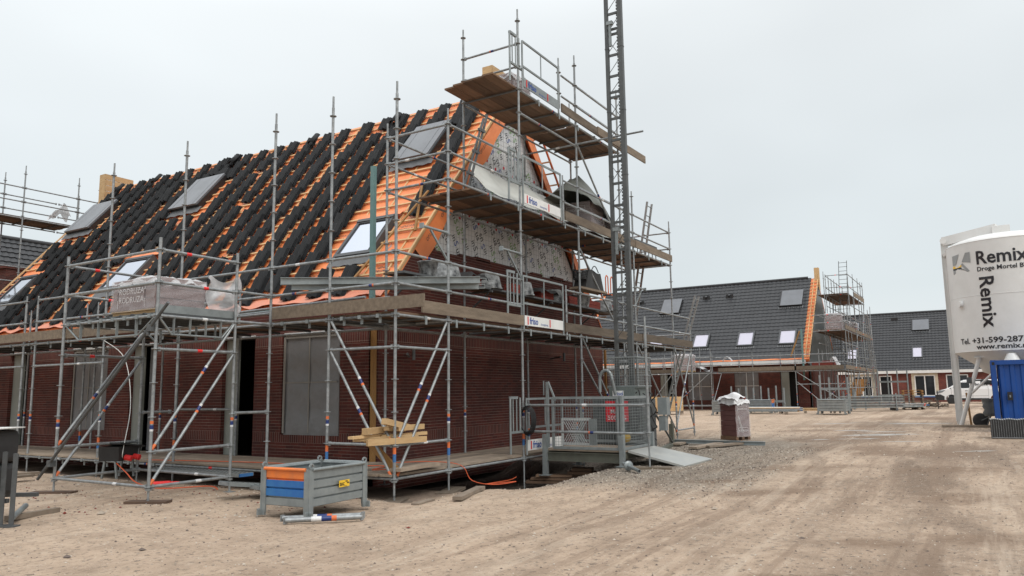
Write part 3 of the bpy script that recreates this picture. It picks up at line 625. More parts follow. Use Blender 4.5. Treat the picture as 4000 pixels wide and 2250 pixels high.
# ---------------- scaffolding kit
class Scaf:
    def __init__(s,label,loc=(0,0,0)): s.r=empty('scaffold',loc,0,label,'scaffold'); s.o=Vector(loc); s.cnt={}
    def part(s,name,mb,m):
        n=s.cnt.get(name,0); s.cnt[name]=n+1
        o=mb.build(name,m,s.r); o.location=-s.o; return o
    GM=[galv,orangeP,blueP,whiteS,navy,redS]
    def std(s,x,y,z0,z1,rings=True,foot=True,r=.0245,step=.5,zr=.25,bands=True,spig=True):
        t=MB(); zt=z1-(.2 if spig else 0); zb=zr-.02 if foot else z0
        t.tube((x,y,zb),(x,y,zt),r,10)
        if spig: t.tube((x,y,zt),(x,y,z1),.018,8)
        if foot:
            t.tube((x,y,z0),(x,y,zb+.02),.017,8); t.box((x,y,z0+.005),(.14,.14,.01)); t.lathe([(.045,0),(.045,.03)],(x,y,zb-.03),8)
        if rings:
            z=zr
            while z<z1-.12:
                if z>=zb-.01: t.lathe([(.024,-.005),(.058,-.005),(.058,.005),(.024,.005)],(x,y,z),12)
                z+=step
        if bands:
            for zz,h,mi in ((1.16,.045,1),(1.09,.06,4),(1.045,.03,3)) if random.random()<.75 else ():
                if z0<.6: t.tube((x,y,zz-h/2),(x,y,zz+h/2),r+.002,10,mi,caps=False)
            if z0<.6 and random.random()<.7:
                t.tube((x,y,.62),(x,y,.72),r+.002,10,1,caps=False); t.tube((x,y,.5),(x,y,.62),r+.002,10,2,caps=False)
        s.part('standard',t,s.GM)
    def led(s,p0,p1,r=.0235,name='ledger',heads=True,band=None,m=None):
        p0,p1=Vector(p0),Vector(p1); d=(p1-p0).normalized(); t=MB(); a,b=p0+d*.05,p1-d*.05
        t.tube(a,b,r,8)
        if heads:
            for q in (p0+d*.055,p1-d*.055): t.box(q,(.05,.03,.07),rot=math.atan2(d.y,d.x))
        k=random.random() if band is None else band
        L=(b-a).length
        if L>.9 and k<.55:
            c=a+d*L*random.choice([.3,.5,.55]); 
            if k<.3: t.tube(c,c+d*.1,r+.002,8,3,caps=False)
            elif k<.499: t.tube(c,c+d*.03,r+.002,8,1,caps=False); t.tube(c+d*.03,c+d*.1,r+.002,8,4,caps=False)
            else: t.tube(c,c+d*.09,r+.002,8,5,caps=False)
        return s.part(name,t,([galv2]+s.GM[1:] if name=='transom' else s.GM) if m is None else m)
    def brace(s,p0,p1,r=.0235):
        p0,p1=Vector(p0),Vector(p1); d=(p1-p0).normalized(); t=MB(); t.tube(p0+d*.04,p1-d*.04,r,8)
        c=p0+(p1-p0)*random.uniform(.35,.6); t.tube(c,c+d*.04,r+.002,8,1,caps=False); t.tube(c+d*.04,c+d*.12,r+.002,8,4,caps=False); t.tube(c+d*.12,c+d*.16,r+.002,8,3,caps=False)
        t.tube(p0+d*.03,p0+d*.12,r+.001,8,1,caps=False); t.box(p0+d*.02,(.03,.03,.06)); t.box(p1-d*.02,(.03,.03,.06)); s.part('brace',t,s.GM)
    def planks(s,x0,x1,y0,y1,z,n,along='x',m=None,th=.035,jit=.03):
        for i in range(n):
            t=MB(); g=.008
            if along=='x':
                w_=(y1-y0)/n; yc=y0+w_*(i+.5); t.box(((x0+x1)/2+random.uniform(-jit,jit),yc,z+random.uniform(-.002,.004)),(x1-x0,w_-g,th))
            else:
                w_=(x1-x0)/n; xc=x0+w_*(i+.5); t.box((xc,(y0+y1)/2+random.uniform(-jit,jit),z+random.uniform(-.002,.004)),(w_-g,y1-y0,th))
            s.part('plank',t,m or wood)
    def toe(s,p0,p1,h=.2,m=None,th=.032):
        t=MB(); t.bar(p0,p1,th,h); return s.part('toe_board',t,m or woodT)
    def hooks(s,p0,p1,n):
        t=MB(); p0,p1=Vector(p0),Vector(p1); d=p1-p0; nn=Vector((d.y,-d.x,0)).normalized()
        for i in range(n):
            c=p0+d*((i+.5)/n); t=MB(); t.box(c+Vector((0,0,.0)),(.06,.075,.06) if abs(d.x)>abs(d.y) else (.075,.06,.06)); t.box(c+nn*.036+Vector((0,0,-.06)),(.05,.012,.1) if abs(d.x)>abs(d.y) else (.012,.05,.1)); s.part('transom_clip',t,galvL)
    def gate(s,x,z,w1=.5,w2=1.7,y=-.02,lab=None,tx=True):
        # loading gate in the plane of the front row: narrow leaf, long rails, sign board at the foot
        t=MB(); r=.022
        for xx in (x,): t.tube((xx,y,z-.05),(xx,y,z+1.02),r,6)
        t.box((x+.12,y,z+1.0),(.26,.05,.05)); 
        for k in range(3): t.tube((x+.1+.13*k,y,z+.35),(x+.1+.13*k,y,z+1.0),.014 if k<2 else .022,6)
        t.box((x+.24,y,z+.35),(.5,.04,.04)); g=s.part('gate',t,galvL)
        t=MB(); x2=x+w1+.05
        for xx in (x2,x2+w2): t.tube((xx,y-.03,z-.1),(xx,y-.03,z+.98),.02,6)
        t.tube((x2+w2/2,y-.03,z+.45),(x2+w2/2,y-.03,z+.96),.013,6)
        for zz in (.42,.97): t.bar((x2,y-.03,z+zz),(x2+w2,y-.03,z+zz),.03,.04)
        s.part('gate',t,galvL)
        t=MB(); t.box((x2+w2/2-.0,y-.03,z+.08),(w2-.06,.02,.2)); 
        o=s.part('sign_board',t,white if z<7 else galvL)
        if tx:
            t=MB(); O=Vector((x2+.12,y-.045,z+.02)); t.text('friso',O+X_*.1,X_,Z_,.19,mi=0,off=0,bold=.018); t.text('bouwgroep',O+X_*.56,X_,Z_,.065,mi=0,off=0)
            t.box(O+X_*.03+Z_*.06,(.035,.004,.16),mi=1); t.box(O+X_*.95+Z_*.06,(.035,.004,.16),mi=1)
            c=s.part('sign_lettering',t,[txtBlue,txtRed]); 
def tubes(s,lst,name='ledger'):
    for a,b in lst: s.led(a,b,name=name)
# ---- long side
A=Scaf('grey tube scaffold along the long front wall, left of the corner pole',(0,6,0))
FY=[1.41,2.82,5.36,7.84,10.55,11.05,13.62,16.2,18.8]; TOP=[6.6,6.59,6.55,6.52,3.85,3.88,3.85,3.85,3.85]
for y,zt in zip(FY,TOP): A.std(0,y,gz(0,y)-.02,zt,zr=.25)
IY=[5.37,7.33,7.9,10.55,11.02,13.66,16.2]
for y in IY: A.std(1.4,y,.0,3.84,zr=.25)
segs=list(zip([0]+FY,FY))
for a,b in segs:
    if b-a<.6:
        for z in (2.75,.25): A.led((0,a,z),(0,b,z),band=1)
        continue
    for z in (.25,2.75,3.25,3.75): A.led((0,a,z),(0,b,z))
    if a>3: A.led((1.4,a,.25),(1.4,b,.25),band=1)
    A.led((1.4,max(a,1.4),2.7),(1.4,b,2.7),band=1) if b>1.5 else None
for y in FY: A.led((0,y,2.75),(1.4,y,2.75),band=1,name='transom'); A.led((0,y,.25),(1.4,y,.25),band=1,name='transom')
y=.7
while y<18: A.led((0,y,2.74),(1.4,y,2.74),band=1,heads=False,name='transom'); y+=.85
A.led((0,0,2.25),(0,1.41,2.25)); A.led((0,0,.75),(0,1.41,.75)); A.led((0,7.84,2.25),(0,10.55,2.25),band=.2); A.led((0,11.05,2.25),(0,13.6,2.25),band=.2); A.led((1.4,5.37,1.25),(1.4,7.33,1.25))
A.brace((0,.04,.76),(0,1.38,2.75)); A.brace((0,.04,.26),(0,1.38,2.25))
A.brace((0,16.0,.3),(0,13.7,2.3))
A.planks(.06,1.36,1.45,6.8,2.80,5,'y'); A.planks(.06,1.36,6.85,12.4,2.80,5,'y'); A.planks(.06,1.36,12.45,19,2.80,5,'y')
A.planks(-.03,1.5,1.5,6.6,.30,6,'y',woodD); A.planks(-.03,1.5,6.65,11.4,.30,6,'y',woodD); A.planks(-.03,1.5,11.45,17.4,.30,6,'y',woodD)
A.toe((-.045,-.6,2.93),(-.045,2.72,2.93)); A.toe((-.03,5.4,2.93),(-.03,9.3,2.91)); A.toe((-.06,9.2,2.92),(-.06,12.9,2.92)); A.toe((-.03,12.9,2.92),(-.03,18,2.92))
A.hooks((0,1.6,2.75),(0,2.8,2.75),2); A.hooks((0,.15,2.75),(0,1.3,2.75),3); A.hooks((0,5.5,2.75),(0,12,2.75),8); A.hooks((0,5.5,.25),(0,10.4,.25),6)
# ---- gable scaffold
B=Scaf('tall grey tube scaffold with three plank lifts against the brick gable',(6,0,0))
GX=[(0,6.55),(1.39,6.54),(3.86,9.51),(6.5,9.51),(8.98,9.5),(9.82,6.9),(12.72,6.6),(14.3,3.55)]
for x,zt in GX: B.std(x,0,gz(x,0)-.03,zt,zr=.25 if x!=12.72 else .25)
for x,zt in [(1.4,6.54),(3.88,9.44),(6.48,9.52),(8.98,9.42),(12.7,6.5),(14.3,3.4)]: B.std(x,1.4,-.05,zt,zr=.25)
XS=[x for x,_ in GX]
for a,b in zip(XS,XS[1:]):
    if b<=6.6: B.led((a,0,.25),(b,0,.25))
    B.led((a,0,2.75),(b,0,2.75)); B.led((a,1.4,2.7),(b,1.4,2.7),band=1)
    if b<=3.9 or a>=6.4:
        for z in (3.25,3.75): B.led((a,0,z),(b,0,z))
    if a>=1.3 and b<12.8:
        B.led((a,0,5.25),(b,0,5.25)); B.led((a,1.4,5.22),(b,1.4,5.22),band=1)
        if b<=3.9 or a>=6.4:
            for z in (5.75,6.25): B.led((a,0,z),(b,0,z))
        if a>6.4 and b<9.5: B.led((a,.05,6.3),(b,.05,6.3),heads=False); B.led((a,.05,5.8),(b,.05,5.8),heads=False)
    if a>=3.8 and b<=9:
        B.led((a,0,7.75),(b,0,7.75)); B.led((a,1.4,7.72),(b,1.4,7.72),band=1)
        if a>6:
            for z in (8.25,8.75,8.32,8.82): B.led((a,0 if z in(8.25,8.75) else .06,z),(b,0 if z in(8.25,8.75) else .06,z),heads=z in(8.25,8.75))
        B.led((a,0,7.25),(b,0,7.25)) if a<4 else None
for z in (8.25,8.75): B.led((5.75,0,z),(6.5,0,z),heads=False)
for z in (3.25,3.75,5.75,6.25): B.led((5.72,0,z),(6.5,0,z),heads=False)
B.led((0,0,2.25),(1.39,0,2.25)); B.led((0,0,.75),(1.39,0,.75))
for z in (5.75,6.25): B.led((1.4,1.4,z),(3.88,1.4,z))
B.led((3.88,1.4,8.25),(6.48,1.4,8.25),band=1)
for z in (5.25,5.75,6.25): B.led((1.4,1.4,z),(1.39,0,z)); B.led((12.7,1.4,z),(12.72,0,z),band=1)
B.led((1.4,1.4,2.75),(1.39,0,2.75),band=1); B.led((0,0,2.75),(0,1.4,2.75),band=1)
for z in (8.25,8.75): B.led((3.88,1.4,z),(3.86,0,z))
for z in (3.25,): B.led((14.3,1.4,z),(14.3,0,z),band=1)
# transoms under the lifts
for z,x0,x1 in ((2.74,.7,14.3),(5.24,2.6,12.7),(7.74,3.86,9.0)):
    x=x0
    while x<x1+.05: B.led((x,0,z),(x,1.4,z),heads=False,band=1 if random.random()<.8 else .3,name='transom'); x+=.82
x=.5
while x<6.4: B.led((x,0,.24),(x,1.4,.24),heads=False,band=1,name='transom'); x+=1.3
# posts of gates, braces
B.std(5.74,-.03,2.65,3.85,foot=False,bands=False,zr=2.75); B.std(5.7,-.03,5.2,6.35,foot=False,bands=False,zr=5.25); B.std(5.62,-.03,7.9,9.1,foot=False,bands=False,zr=8.25)
B.brace((0.04,0,.76),(1.36,0,2.75)); B.brace((.04,0,.26),(1.36,0,2.25))
B.brace((8.85,0,5.3),(6.55,0,7.3)); B.brace((8.85,0,2.85),(6.55,0,4.8)); B.brace((8.9,0,.4),(6.55,0,2.75)); B.brace((9.7,0,.9),(9.1,0,2.7)); B.brace((9.0,.02,.2),(6.6,.02,2.2)); B.brace((12.7,0,.3),(9.9,0,2.7)); B.brace((12.72,.04,.3),(14.25,0,2.7)); B.brace((14.3,0,.4),(12.8,0,2.75))
B.led((14.3,0,.35),(12.72,0,.35),band=1)
# leaning pair of tubes, console brackets
t=MB(); t.tube((2.28,.28,5.35),(2.62,.05,6.75),.024,8); t.tube((2.42,.28,5.35),(2.74,.05,6.85),.024,8)
for q in (.2,.5,.8): t.box(Vector((2.35,.28,5.35)).lerp(Vector((2.68,.05,6.8)),q),(.2,.05,.05))
B.part('leaning_tube',t,galv2)
for x in (1.39,3.86,9.82):
    sgn=-1 if x<9 else 1
    t=MB(); t.tube((x,0,4.28),(x+sgn*.73,0.0,4.28),.024,8); t.bar((x+sgn*.03,0,3.8),(x+sgn*.5,0,4.25),.03,.03); t.box((x+sgn*.74,0,4.28),(.03,.08,.09)); B.part('bracket',t,galvL)
B.led((6.45,1.5,7.28),(6.45,-1.75,7.28),heads=False,band=.2,name='mast_tie'); B.led((5.2,.9,7.05),(6.6,1.6,7.1),heads=False,name='mast_tie')
for x,z in ((2.2,2.22),(8.0,2.35)):
    t=MB(); t.tube((x-.8,.9,z),(x+.35,1.8,z+.02),.022,8); t.tube((x-.62,.9,z-.1),(x-.62,.9,z+.1),.03,6); B.part('wall_tie',t,galv2)
# lifts
for a,b in ((0.05,3.9),(3.95,9.0),(9.05,14.3)): B.planks(a,b,.05,1.37,2.80,5,'x')
for a,b in ((2.3,6.6),(6.64,9.9),(9.93,12.65)): B.planks(a,b,.08,1.36,5.30,5,'x')
B.planks(3.05,6.6,.06,1.36,7.80,5,'x',jit=.1); B.planks(6.64,9.1,.06,1.36,7.80,5,'x')
B.planks(-.06,3.9,.02,1.5,.30,6,'x',woodD,jit=.06); B.planks(3.95,6.9,.02,1.5,.30,6,'x',woodD)
B.toe((.6,-.05,2.93),(3.84,-.05,2.93)); B.toe((5.64,-.045,2.92),(10.2,-.045,2.92)); B.toe((10.1,-.06,2.93),(14.28,-.06,2.93))
B.toe((5.76,-.045,5.44),(9.9,-.045,5.44)); B.toe((9.85,-.06,5.44),(12.7,-.06,5.44)); B.toe((5.7,-.045,7.94),(9.2,-.045,7.92)); B.toe((7.3,-.2,7.84),(10.3,-.25,7.86))
B.hooks((.3,0,2.75),(14,0,2.75),16); B.hooks((2.2,0,5.25),(12.4,0,5.25),10); B.hooks((4.2,0,7.75),(8.9,0,7.75),5)
B.gate(3.3,2.86); B.gate(3.4,5.36,w1=.45,w2=1.65); B.gate(3.5,7.86,w1=.4,w2=1.6); B.gate(3.28,.42,w1=.5,w2=1.5,y=-.06)
# hoist guard post and rails belong with the gable scaffold
B.std(3.76,-2.62,.19,2.85,zr=.79-.0,bands=False)
B.led((3.86,-.02,1.27),(3.76,-2.6,1.27),band=.2); B.led((3.86,-.02,.77),(3.76,-2.6,.77),band=.3)
# bricklayers' raised staging on brackets
S=Scaf('bricklayers narrow raised staging on brackets in front of the gable brickwork',(5,1,3.3))
for a,b in ((1.1,3.9),(3.95,7.4),(7.45,10.4)):
    for yy in (.85,1.1): t=MB(); t.box(((a+b)/2,yy,3.64),(b-a,.22,.04)); S.part('plank',t,wood if yy>1 else galv2)
for x in (1.4,3.88,6.48,8.98): t=MB(); t.tube((x,1.38,3.58),(x,.7,3.58),.022,8); t.bar((x,1.36,3.15),(x,.8,3.55),.03,.03); S.part('bracket',t,galv2)
# ---- loading tower
Tw=Scaf('square loading tower with steel deck standing out from the long side scaffold',(-1.4,4,0))
PP={'a':(-2.21,2.74),'b':(-2.17,5.33),'c':(-.76,2.79),'d':(-.66,5.45)}
for k,(x,y) in PP.items(): Tw.std(x,y,gz(x,y),{'a':3.92,'b':3.9,'c':3.9,'d':3.8}[k],zr=.236,spig=False)
def pt(k,z): return (*PP[k],z)
for a,b in ('ab','ac','bd','cd'):
    for z in (.236,2.736) : Tw.led(pt(a,z),pt(b,z))
for a,b in ('ab','ac','bd'):
    for z in (3.236,3.736): Tw.led(pt(a,z),pt(b,z),band=.9 if a+b=='ab' else .5)
for a,b in ('ac','bd'): Tw.led(pt(a,.736),pt(b,.736)); Tw.led(pt(a,2.236),pt(b,2.236),band=.5); Tw.brace(pt(a,.74),pt(b,2.73)); Tw.brace(pt(a,.24),pt(b,2.23))
for k in 'cd':
    for z in (1.25,2.75,3.25): Tw.led(pt(k,z),(0,PP[k][1],z),band=1)
# lattice girders
for a,b in ('ab','ac','cd'):
    P0,P1=Vector(pt(a,2.736)),Vector(pt(b,2.736)); t=MB(); D=P1-P0; lo=Vector((0,0,-.27))
    t.path([P0+D*.03+Vector((0,0,-.03)),P0+D*.18+lo,P0+D*.82+lo,P1-D*.03+Vector((0,0,-.03))],.016,6)
    for q in (.2,.4,.6,.8): t.bar(P0+D*q,P0+D*q+lo,.045 if abs(D.y)>1 else .045,.008,upv=D.normalized())
    Tw.part('girder',t,galvL)
t=MB(); t.tube((-2.28,5.62,.22),(-2.28,2.38,2.9),.024,10); t.lathe([(.03,-.05),(.03,.05)],(-2.27,2.85,2.5),8); t.box((-2.25,2.8,2.55),(.1,.1,.1)); t.box((-2.25,5.3,.48),(.1,.1,.1)); Tw.part('bracing_tube',t,[galv2])
for i in range(8):
    y0=2.84+i*.31; t=MB(); t.box((-1.45,y0+.15,2.785),(1.44,.3,.02)); t.box((-1.45,y0+.01,2.77),(1.44,.012,.07)); t.box((-1.45,y0+.29,2.77),(1.44,.012,.07)); Tw.part('steel_deck',t,galv2)
t=MB(); t.box((-1.45,2.86,2.86),(1.4,.05,.12)); Tw.part('steel_deck',t,galvL)
Tw.hooks(pt('a',2.74),pt('b',2.74),8)
# steel deck plates near the ground, beside the tower
def perf(name,c,L,W,rz,lab,slope=0,h=.06):
    e=empty(name,c,rz,lab,'steel deck'); e.rotation_euler=(0,slope,rz)
    t=MB(); nx_,ny_=int(L/.09),6
    t.box((0,0,0),(L,W,.008)); 
    for sy in (-1,1): t.box((0,sy*(W/2),-h/2+.004),(L,.012,h))
    t.build('deck_plate',galvL,e)
    for j in range(3):
        s_=MB()
        for i in range(nx_): s_.box((-L/2+.09*(i+.5),-W/2+W*(j+.5)/3,.0052),(.045,.03,.004))
        s_.build('perforation_row',dark,e)
    for i in (-1,1): s_=MB(); s_.box((i*L/2,0,-.03),(.03,W*.9,.05)); s_.build('end_hook',blueP if i<0 else galv,e)
    return e
perf('steel_deck_unit',(-.55,1.85,.14),1.9,.3,R(170),'blue ended perforated steel deck plate lying tilted on the sand behind the bin',slope=R(-8))
perf('steel_deck_unit',(-.25,1.5,.1),1.9,.3,R(168),'lower perforated steel deck plate leaning beside the blue ended one behind the bin',slope=R(-6))
perf('steel_deck_unit',(-.35,4.1,.25),2.4,.3,R(90),'perforated steel deck bridging between tower foot and lower plank deck')
perf('steel_deck_unit',(-.36,4.1,.25),.01,.01,0,'x') if 0 else None
# sole boards under the poles
def board(c,L,W,H,rz,lab,m=woodT,cat='board',group=None,name='sole_board',tilt=0):
    t=MB(); t.box((0,0,0),(L,W,H)); o=t.build(name,m); o.location=c; o.rotation_euler=(0,tilt,rz); return tag(o,lab,cat,group)
SB='sole boards under the scaffold poles'
board((-2.2,2.75,gz(-2.2,2.75)+.01),.62,.2,.04,R(-62),'brown sole board under the nearest foot of the loading tower',mat('damp board',(.12,.075,.05),.8,0,(.08,.05,.035),5,.8),group=SB)
board((-2.17,5.33,gz(-2.17,5.33)+.01),.7,.2,.04,R(-60),'brown sole board under the outer left foot of the loading tower',MATS['damp board'],group=SB)
board((0,0,gz(0,0)+.0),.75,.3,.045,R(25),'pale sole board directly under the foot of the corner pole',group=SB)
board((-.05,-.12,gz(0,0)-.03),.9,.3,.045,R(18),'lower of the two boards crossed under the corner pole',group=SB)
board((1.45,0,gz(1.39,0)+.0),.9,.28,.045,R(20),'pale sole board under the second pole right of the corner',group=SB)
board((3.76,-2.62,.165),.75,.25,.07,R(-70),'clean timber block under the guard rail post by the metal ramp',woodT,group=SB)
board((.55,-1.0,gz(.55,-1)+.03),1.25,.14,.05,R(18),'long pale timber lying alone on the sand right of the corner pole',woodD,cat='timber')
board((-.25,-.75,gz(-.25,-.8)+.01),.5,.12,.03,R(10),'short thin board on the sand between bin and corner pole',woodD,cat='timber')
board((.55,.02,.385),1.1,.2,.05,R(4),'notched stained board lying on the lower deck by the corner',woodD,cat='timber')
for k,(a,b) in enumerate((((.3,.9,3.12),(.3,4.4,3.06)),((.38,.7,3.06),(.38,4.9,3.02)),((.24,1.3,3.0),(.24,5.0,2.97)),((.45,.5,3.1),(.45,2.9,3.05)))):
    t=MB(); t.tube(a,b,.024,8); tag(t.build('spare_tube',galv),['highest spare tube lying behind the toe board left of the corner','second spare tube lying behind the toe board left of the corner','lowest spare tube behind the toe board left of the corner','shortest spare tube behind the toe board nearest the corner'][k],'tube','spare tubes lying on the long side lift')
t=MB(); t.grid(lambda u,v:Vector((.55+.25*v,1.0+.45*u,3.0+.1*math.sin(u*math.pi)+.05*math.sin(u*9+v*4))),10,4); tag(t.build('rubber_scrap',blackR),'small black folded rubber scrap on the spare tubes near the corner','rubber scrap')
# ---------------- mast hoist
H=empty('material_hoist',(5,-1.2,.2),0,'grey rack mast hoist with mesh fenced platform and ramp in front of the gable','hoist')
HO=Vector((5,-1.2,.2))
def hp(name,t,m,parent=None):
    o=t.build(name,m,parent or H)
    if parent is None: o.location=-HO
    return o
La,Lb,Lc=(6.0,-1.09),(6.0,-1.42),(6.32,-1.30)
for k,(x,y) in enumerate((La,Lb,Lc)):
    t=MB(); w_=(.075,.1,.07)[k]; t.box((x,y,6.1),(w_,w_,11.6))
    for z in range(1,9): t.box((x,y,.3+z*1.48),(w_+.012,w_+.012,.03))
    if k==1:
        for i in range(150): t.box((x-.03,y+.06,.5+i*.076),(.03,.03,.04))
    hp('mast_leg',t,mastM)
t=MB()
z=.6;i=0
while z<11.8:
    j=(i%3==0); a,b,c=Vector((*La,z)),Vector((*Lb,z)),Vector((*Lc,z)); h=.055
    t.bar(a,b,.03,h); 
    if j: t.bar(a+Z_*.12,b+Z_*.12,.03,h)
    z+=.495;i+=1
    hp('mast_rung',t,mastM); t=MB()
    if z<11.5:
        t=MB(); t.tube((*La,z-.45),(*Lb,z-.06),.008,5); t.bar(b,c,.02,.025);
        if i%3==0: t.tube((*Lc,z-.45),(*La,z-.06),.007,5)
        hp('mast_lattice',t,mastM); t=MB()
for z in (4.75,9.5): t=MB(); t.box((5.93,-1.2,z),(.05,.05,.6)); t.box((5.93,-1.2,z+.25),(.09,.14,.08)); hp('limit_switch',t,galvL)
# cage round the mast foot
def meshpanel(t,o,u,v,W,Hh,n,m,r=.0035,mi=0):
    o,u,v=Vector(o),Vector(u),Vector(v)
    for i in range(n+1): t.bar(o+u*(W*i/n),o+u*(W*i/n)+v*Hh,2*r,2*r,mi,upv=u.cross(v))
    for j in range(m+1): t.bar(o+v*(Hh*j/m),o+v*(Hh*j/m)+u*W,2*r,2*r,mi,upv=u.cross(v))
for nm,o,u,W in (('a',(5.72,-.98,1.62),-Y_,.66),('b',(5.72,-1.64,1.62),X_,.8),('c',(6.52,-1.64,1.62),Y_,.66),('d',(5.72,-.98,1.62),X_,.8)):
    t=MB(); meshpanel(t,o,u,Z_,W,.6,12,11,.003); 
    for e in (0,.6): t.bar(Vector(o)+Z_*e,Vector(o)+Z_*e+Vector(u)*W,.025,.025)
    hp('mesh_guard',t,galvL)
t=MB(); t.box((6.1,-1.3,1.48),(.8,.58,.2)); t.box((6.1,-1.3,1.6),(.78,.66,.05)); hp('drive_housing',t,mat('speckled green grey steel',(.17,.2,.19),.55,.2,(.1,.115,.11),30,.9))
t=MB(); t.box((6.15,-1.15,.85),(.7,1.15,1.0)); t.box((6.0,-1.3,.9),(1.0,.12,.9)); hp('drive_body',t,mat('dark machine grey',(.07,.075,.075),.6,.2,(.11,.115,.115),6,.8))
t=MB(); t.lathe([(.0,0),(.11,0),(.11,.05),(0,.05)],(5.55,-1.42,.58),20,axis=Matrix.Rotation(R(-90),3,'Y')); hp('yellow_disc',t,yelP)
t=MB(); t.box((5.69,-1.22,1.47),(.012,.24,.11)); s_=hp('name_plate',t,white)
t=MB(); t.text('friso',(5.683,-1.13,1.43),-Y_,Z_,.11,off=0,bold=.015); t.box((5.682,-1.325,1.47),(.002,.008,.09)); hp('plate_lettering',t,txtBlue)
t=MB(); t.box((5.58,-1.23,1.105),(.012,.5,.42)); hp('warning_sign',t,redSg)
for s,z,h in (('PERSONENVERVOER',1.2,.062),('MAX.',1.06,.12),('500 KG',.93,.13)): t=MB(); t.text(s,(5.572,-1.23,z),-Y_,Z_,h,off=0,align='C',bold=.01,sx=.9 if h<.1 else 1); hp('sign_lettering',t,whiteS)
t=MB(); t.box((6.2,-2.02,1.2),(.2,.2,.36)); t.box((6.2,-2.0,.85),(.16,.14,.3)); hp('switch_box',t,galvL)
# black hoses
t=MB()
for k in range(5):
    pts=[Vector((5.75+.1*k,-1.62-.05*k+.06*math.sin(i*1.7+k),1.5-.09*i+.04*math.sin(i*2.1+k*2))) for i in range(12)]; t.path(pts,.013,5)
hp('hose',t,blackR)
t=MB(); pts=[Vector((5.5,-.9-.14*(1-math.cos(a)),1.75+.2*math.sin(a))) for a in [math.pi*i/9 for i in range(10)]]; pts=[Vector((5.5,-.9,1.5))]+pts+[Vector((5.6,-1.2,1.45))]; t.path(pts,.035,10); hp('cable_chute',t,galvL)
# platform
t=MB(); t.box((4.9,-1.12,.405),(1.42,1.66,.03)); hp('platform_floor',t,woodD)
for x in (4.2,5.6): 
    t=MB(); t.box((x,-1.12,.355),(.08,1.56,.012)); t.box((x,-1.12,.2),(.08,1.56,.012)); t.box((x,-1.12,.28),(.01,1.56,.15)); hp('base_beam',t,oldmetal)
t=MB(); t.box((4.9,-1.93,.32),(1.4,.06,.1)); t.box((4.9,-.32,.32),(1.4,.06,.1)); hp('base_beam',t,oldmetal)
for x,y,z0,z1 in ((4.17,-.31,-.08,.7),(4.17,-1.93,.14,.69),(5.62,-1.95,.15,.7),(5.62,-.3,.0,.7)):
    t=MB(); t.box((x,y,(z0+z1)/2),(.09,.09,z1-z0)); t.box((x,y,z0),(.2,.2,.015)); hp('corner_leg',t,galvL)
def fence(o,u,W,z0,z1):
    t=MB(); o=Vector(o); u=Vector(u)
    for q in (0,W): t.bar(o+u*q+Z_*z0,o+u*q+Z_*z1,.045,.045)
    for z in (z0,z1): t.bar(o+Z_*z,o+Z_*z+u*W,.035,.05)
    hp('fence_frame',t,galvL); t=MB(); meshpanel(t,o+Z_*z0,u,Z_,W,z1-z0,int(W/.055),int((z1-z0)/.055),.0022); hp('fence_mesh',t,galvL)
fence((4.2,-.48,0),-Y_,1.38,.45,1.4); fence((4.25,-1.93,0),X_,1.3,.45,1.4); fence((5.6,-.4,0),-Y_,1.5,.5,1.38)
for y in (-.36,-1.93):
    t=MB(); t.bar((4.2,y,.45),(4.2,y,1.72 if y>-1 else 1.42),.05,.05); 
    if y>-1: t.bar((4.2,y-.18,1.35),(4.2,y-.02,1.72),.03,.03); t.box((4.2,y+.08,1.6),(.02,.02,.28))
    hp('fence_post',t,galvL)
# white expanded metal gate leaf and plate behind the fence
t=MB(); 
for i in range(-12,13):
    for sg in (1,-1):
        y0=-.8+i*.05; a=Vector((4.55,y0-.15,.5)); b=Vector((4.55,y0+.15*0+.15,.98)) if sg>0 else Vector((4.55,y0-.45,.98))
        lo,hi=-1.1,-.5
        pa,pb=a.copy(),b.copy()
        if min(pa.y,pb.y)<lo or max(pa.y,pb.y)>hi: 
            continue
        t.bar(pa,pb,.008,.012)
for z in (.5,.98): t.bar((4.55,-.5,z),(4.55,-1.1,z),.03,.05)
for y in (-.5,-1.1): t.bar((4.55,y,.48),(4.55,y,1.0),.03,.05)
hp('expanded_metal_gate',t,mat('pale galvanised',(.55,.57,.57),.4,.2)); t=MB(); t.box((4.5,-1.19,.74),(.02,.15,.5)); hp('side_plate',t,galvL)
t=MB(); t.add([(4.3,-1.99,.425),(5.62,-2.0,.425),(5.95,-3.06,.18),(4.55,-2.98,.16),(4.3,-1.99,.385),(5.62,-2.0,.385),(5.95,-3.06,.14),(4.55,-2.98,.12)],[(0,3,2,1),(4,5,6,7),(0,1,5,4),(1,2,6,5),(2,3,7,6),(3,0,4,7)]); hp('ramp',t,mat('worn ramp sheet',(.3,.31,.31),.4,.3,(.42,.42,.38),2.5,.8,.1,40))
t=MB(); t.tube((6.45,-1.75,1.0),(8.9,-1.23,.24),.024,8); hp('outrigger',t,galv2)
t=MB(); t.box((8.95,-1.18,.43),(.1,.1,.55)); t.tube((8.95,-1.18,.7),(8.95,-1.18,.78),.02,8); t.box((7.6,-1.5,.22),(2.7,.12,.1),rot=R(12)); hp('outrigger_leg',t,oldmetal)
for k,(z,l,yy,r_) in enumerate(((-.2,1.1,-.62,10),(-.14,.9,-.55,6),(-.08,.7,-.5,14))):
    board((4.3+.0*k,-.42,z-.02),l,.22,.045,R(100+r_),['lowest','middle','topmost'][k]+' dark packing board under the left foot of the hoist',wood,group='packing boards under the hoist')
for k in range(4): board((4.75+.05*k,-.75,-.2+.06*k),.7-.1*k,.5-.06*k,.055,R(92+5*k),['lowest','second lowest','second highest','highest'][k]+' of the dark timbers stacked below the hoist platform beam',wood,group='timber stack under the hoist platform')
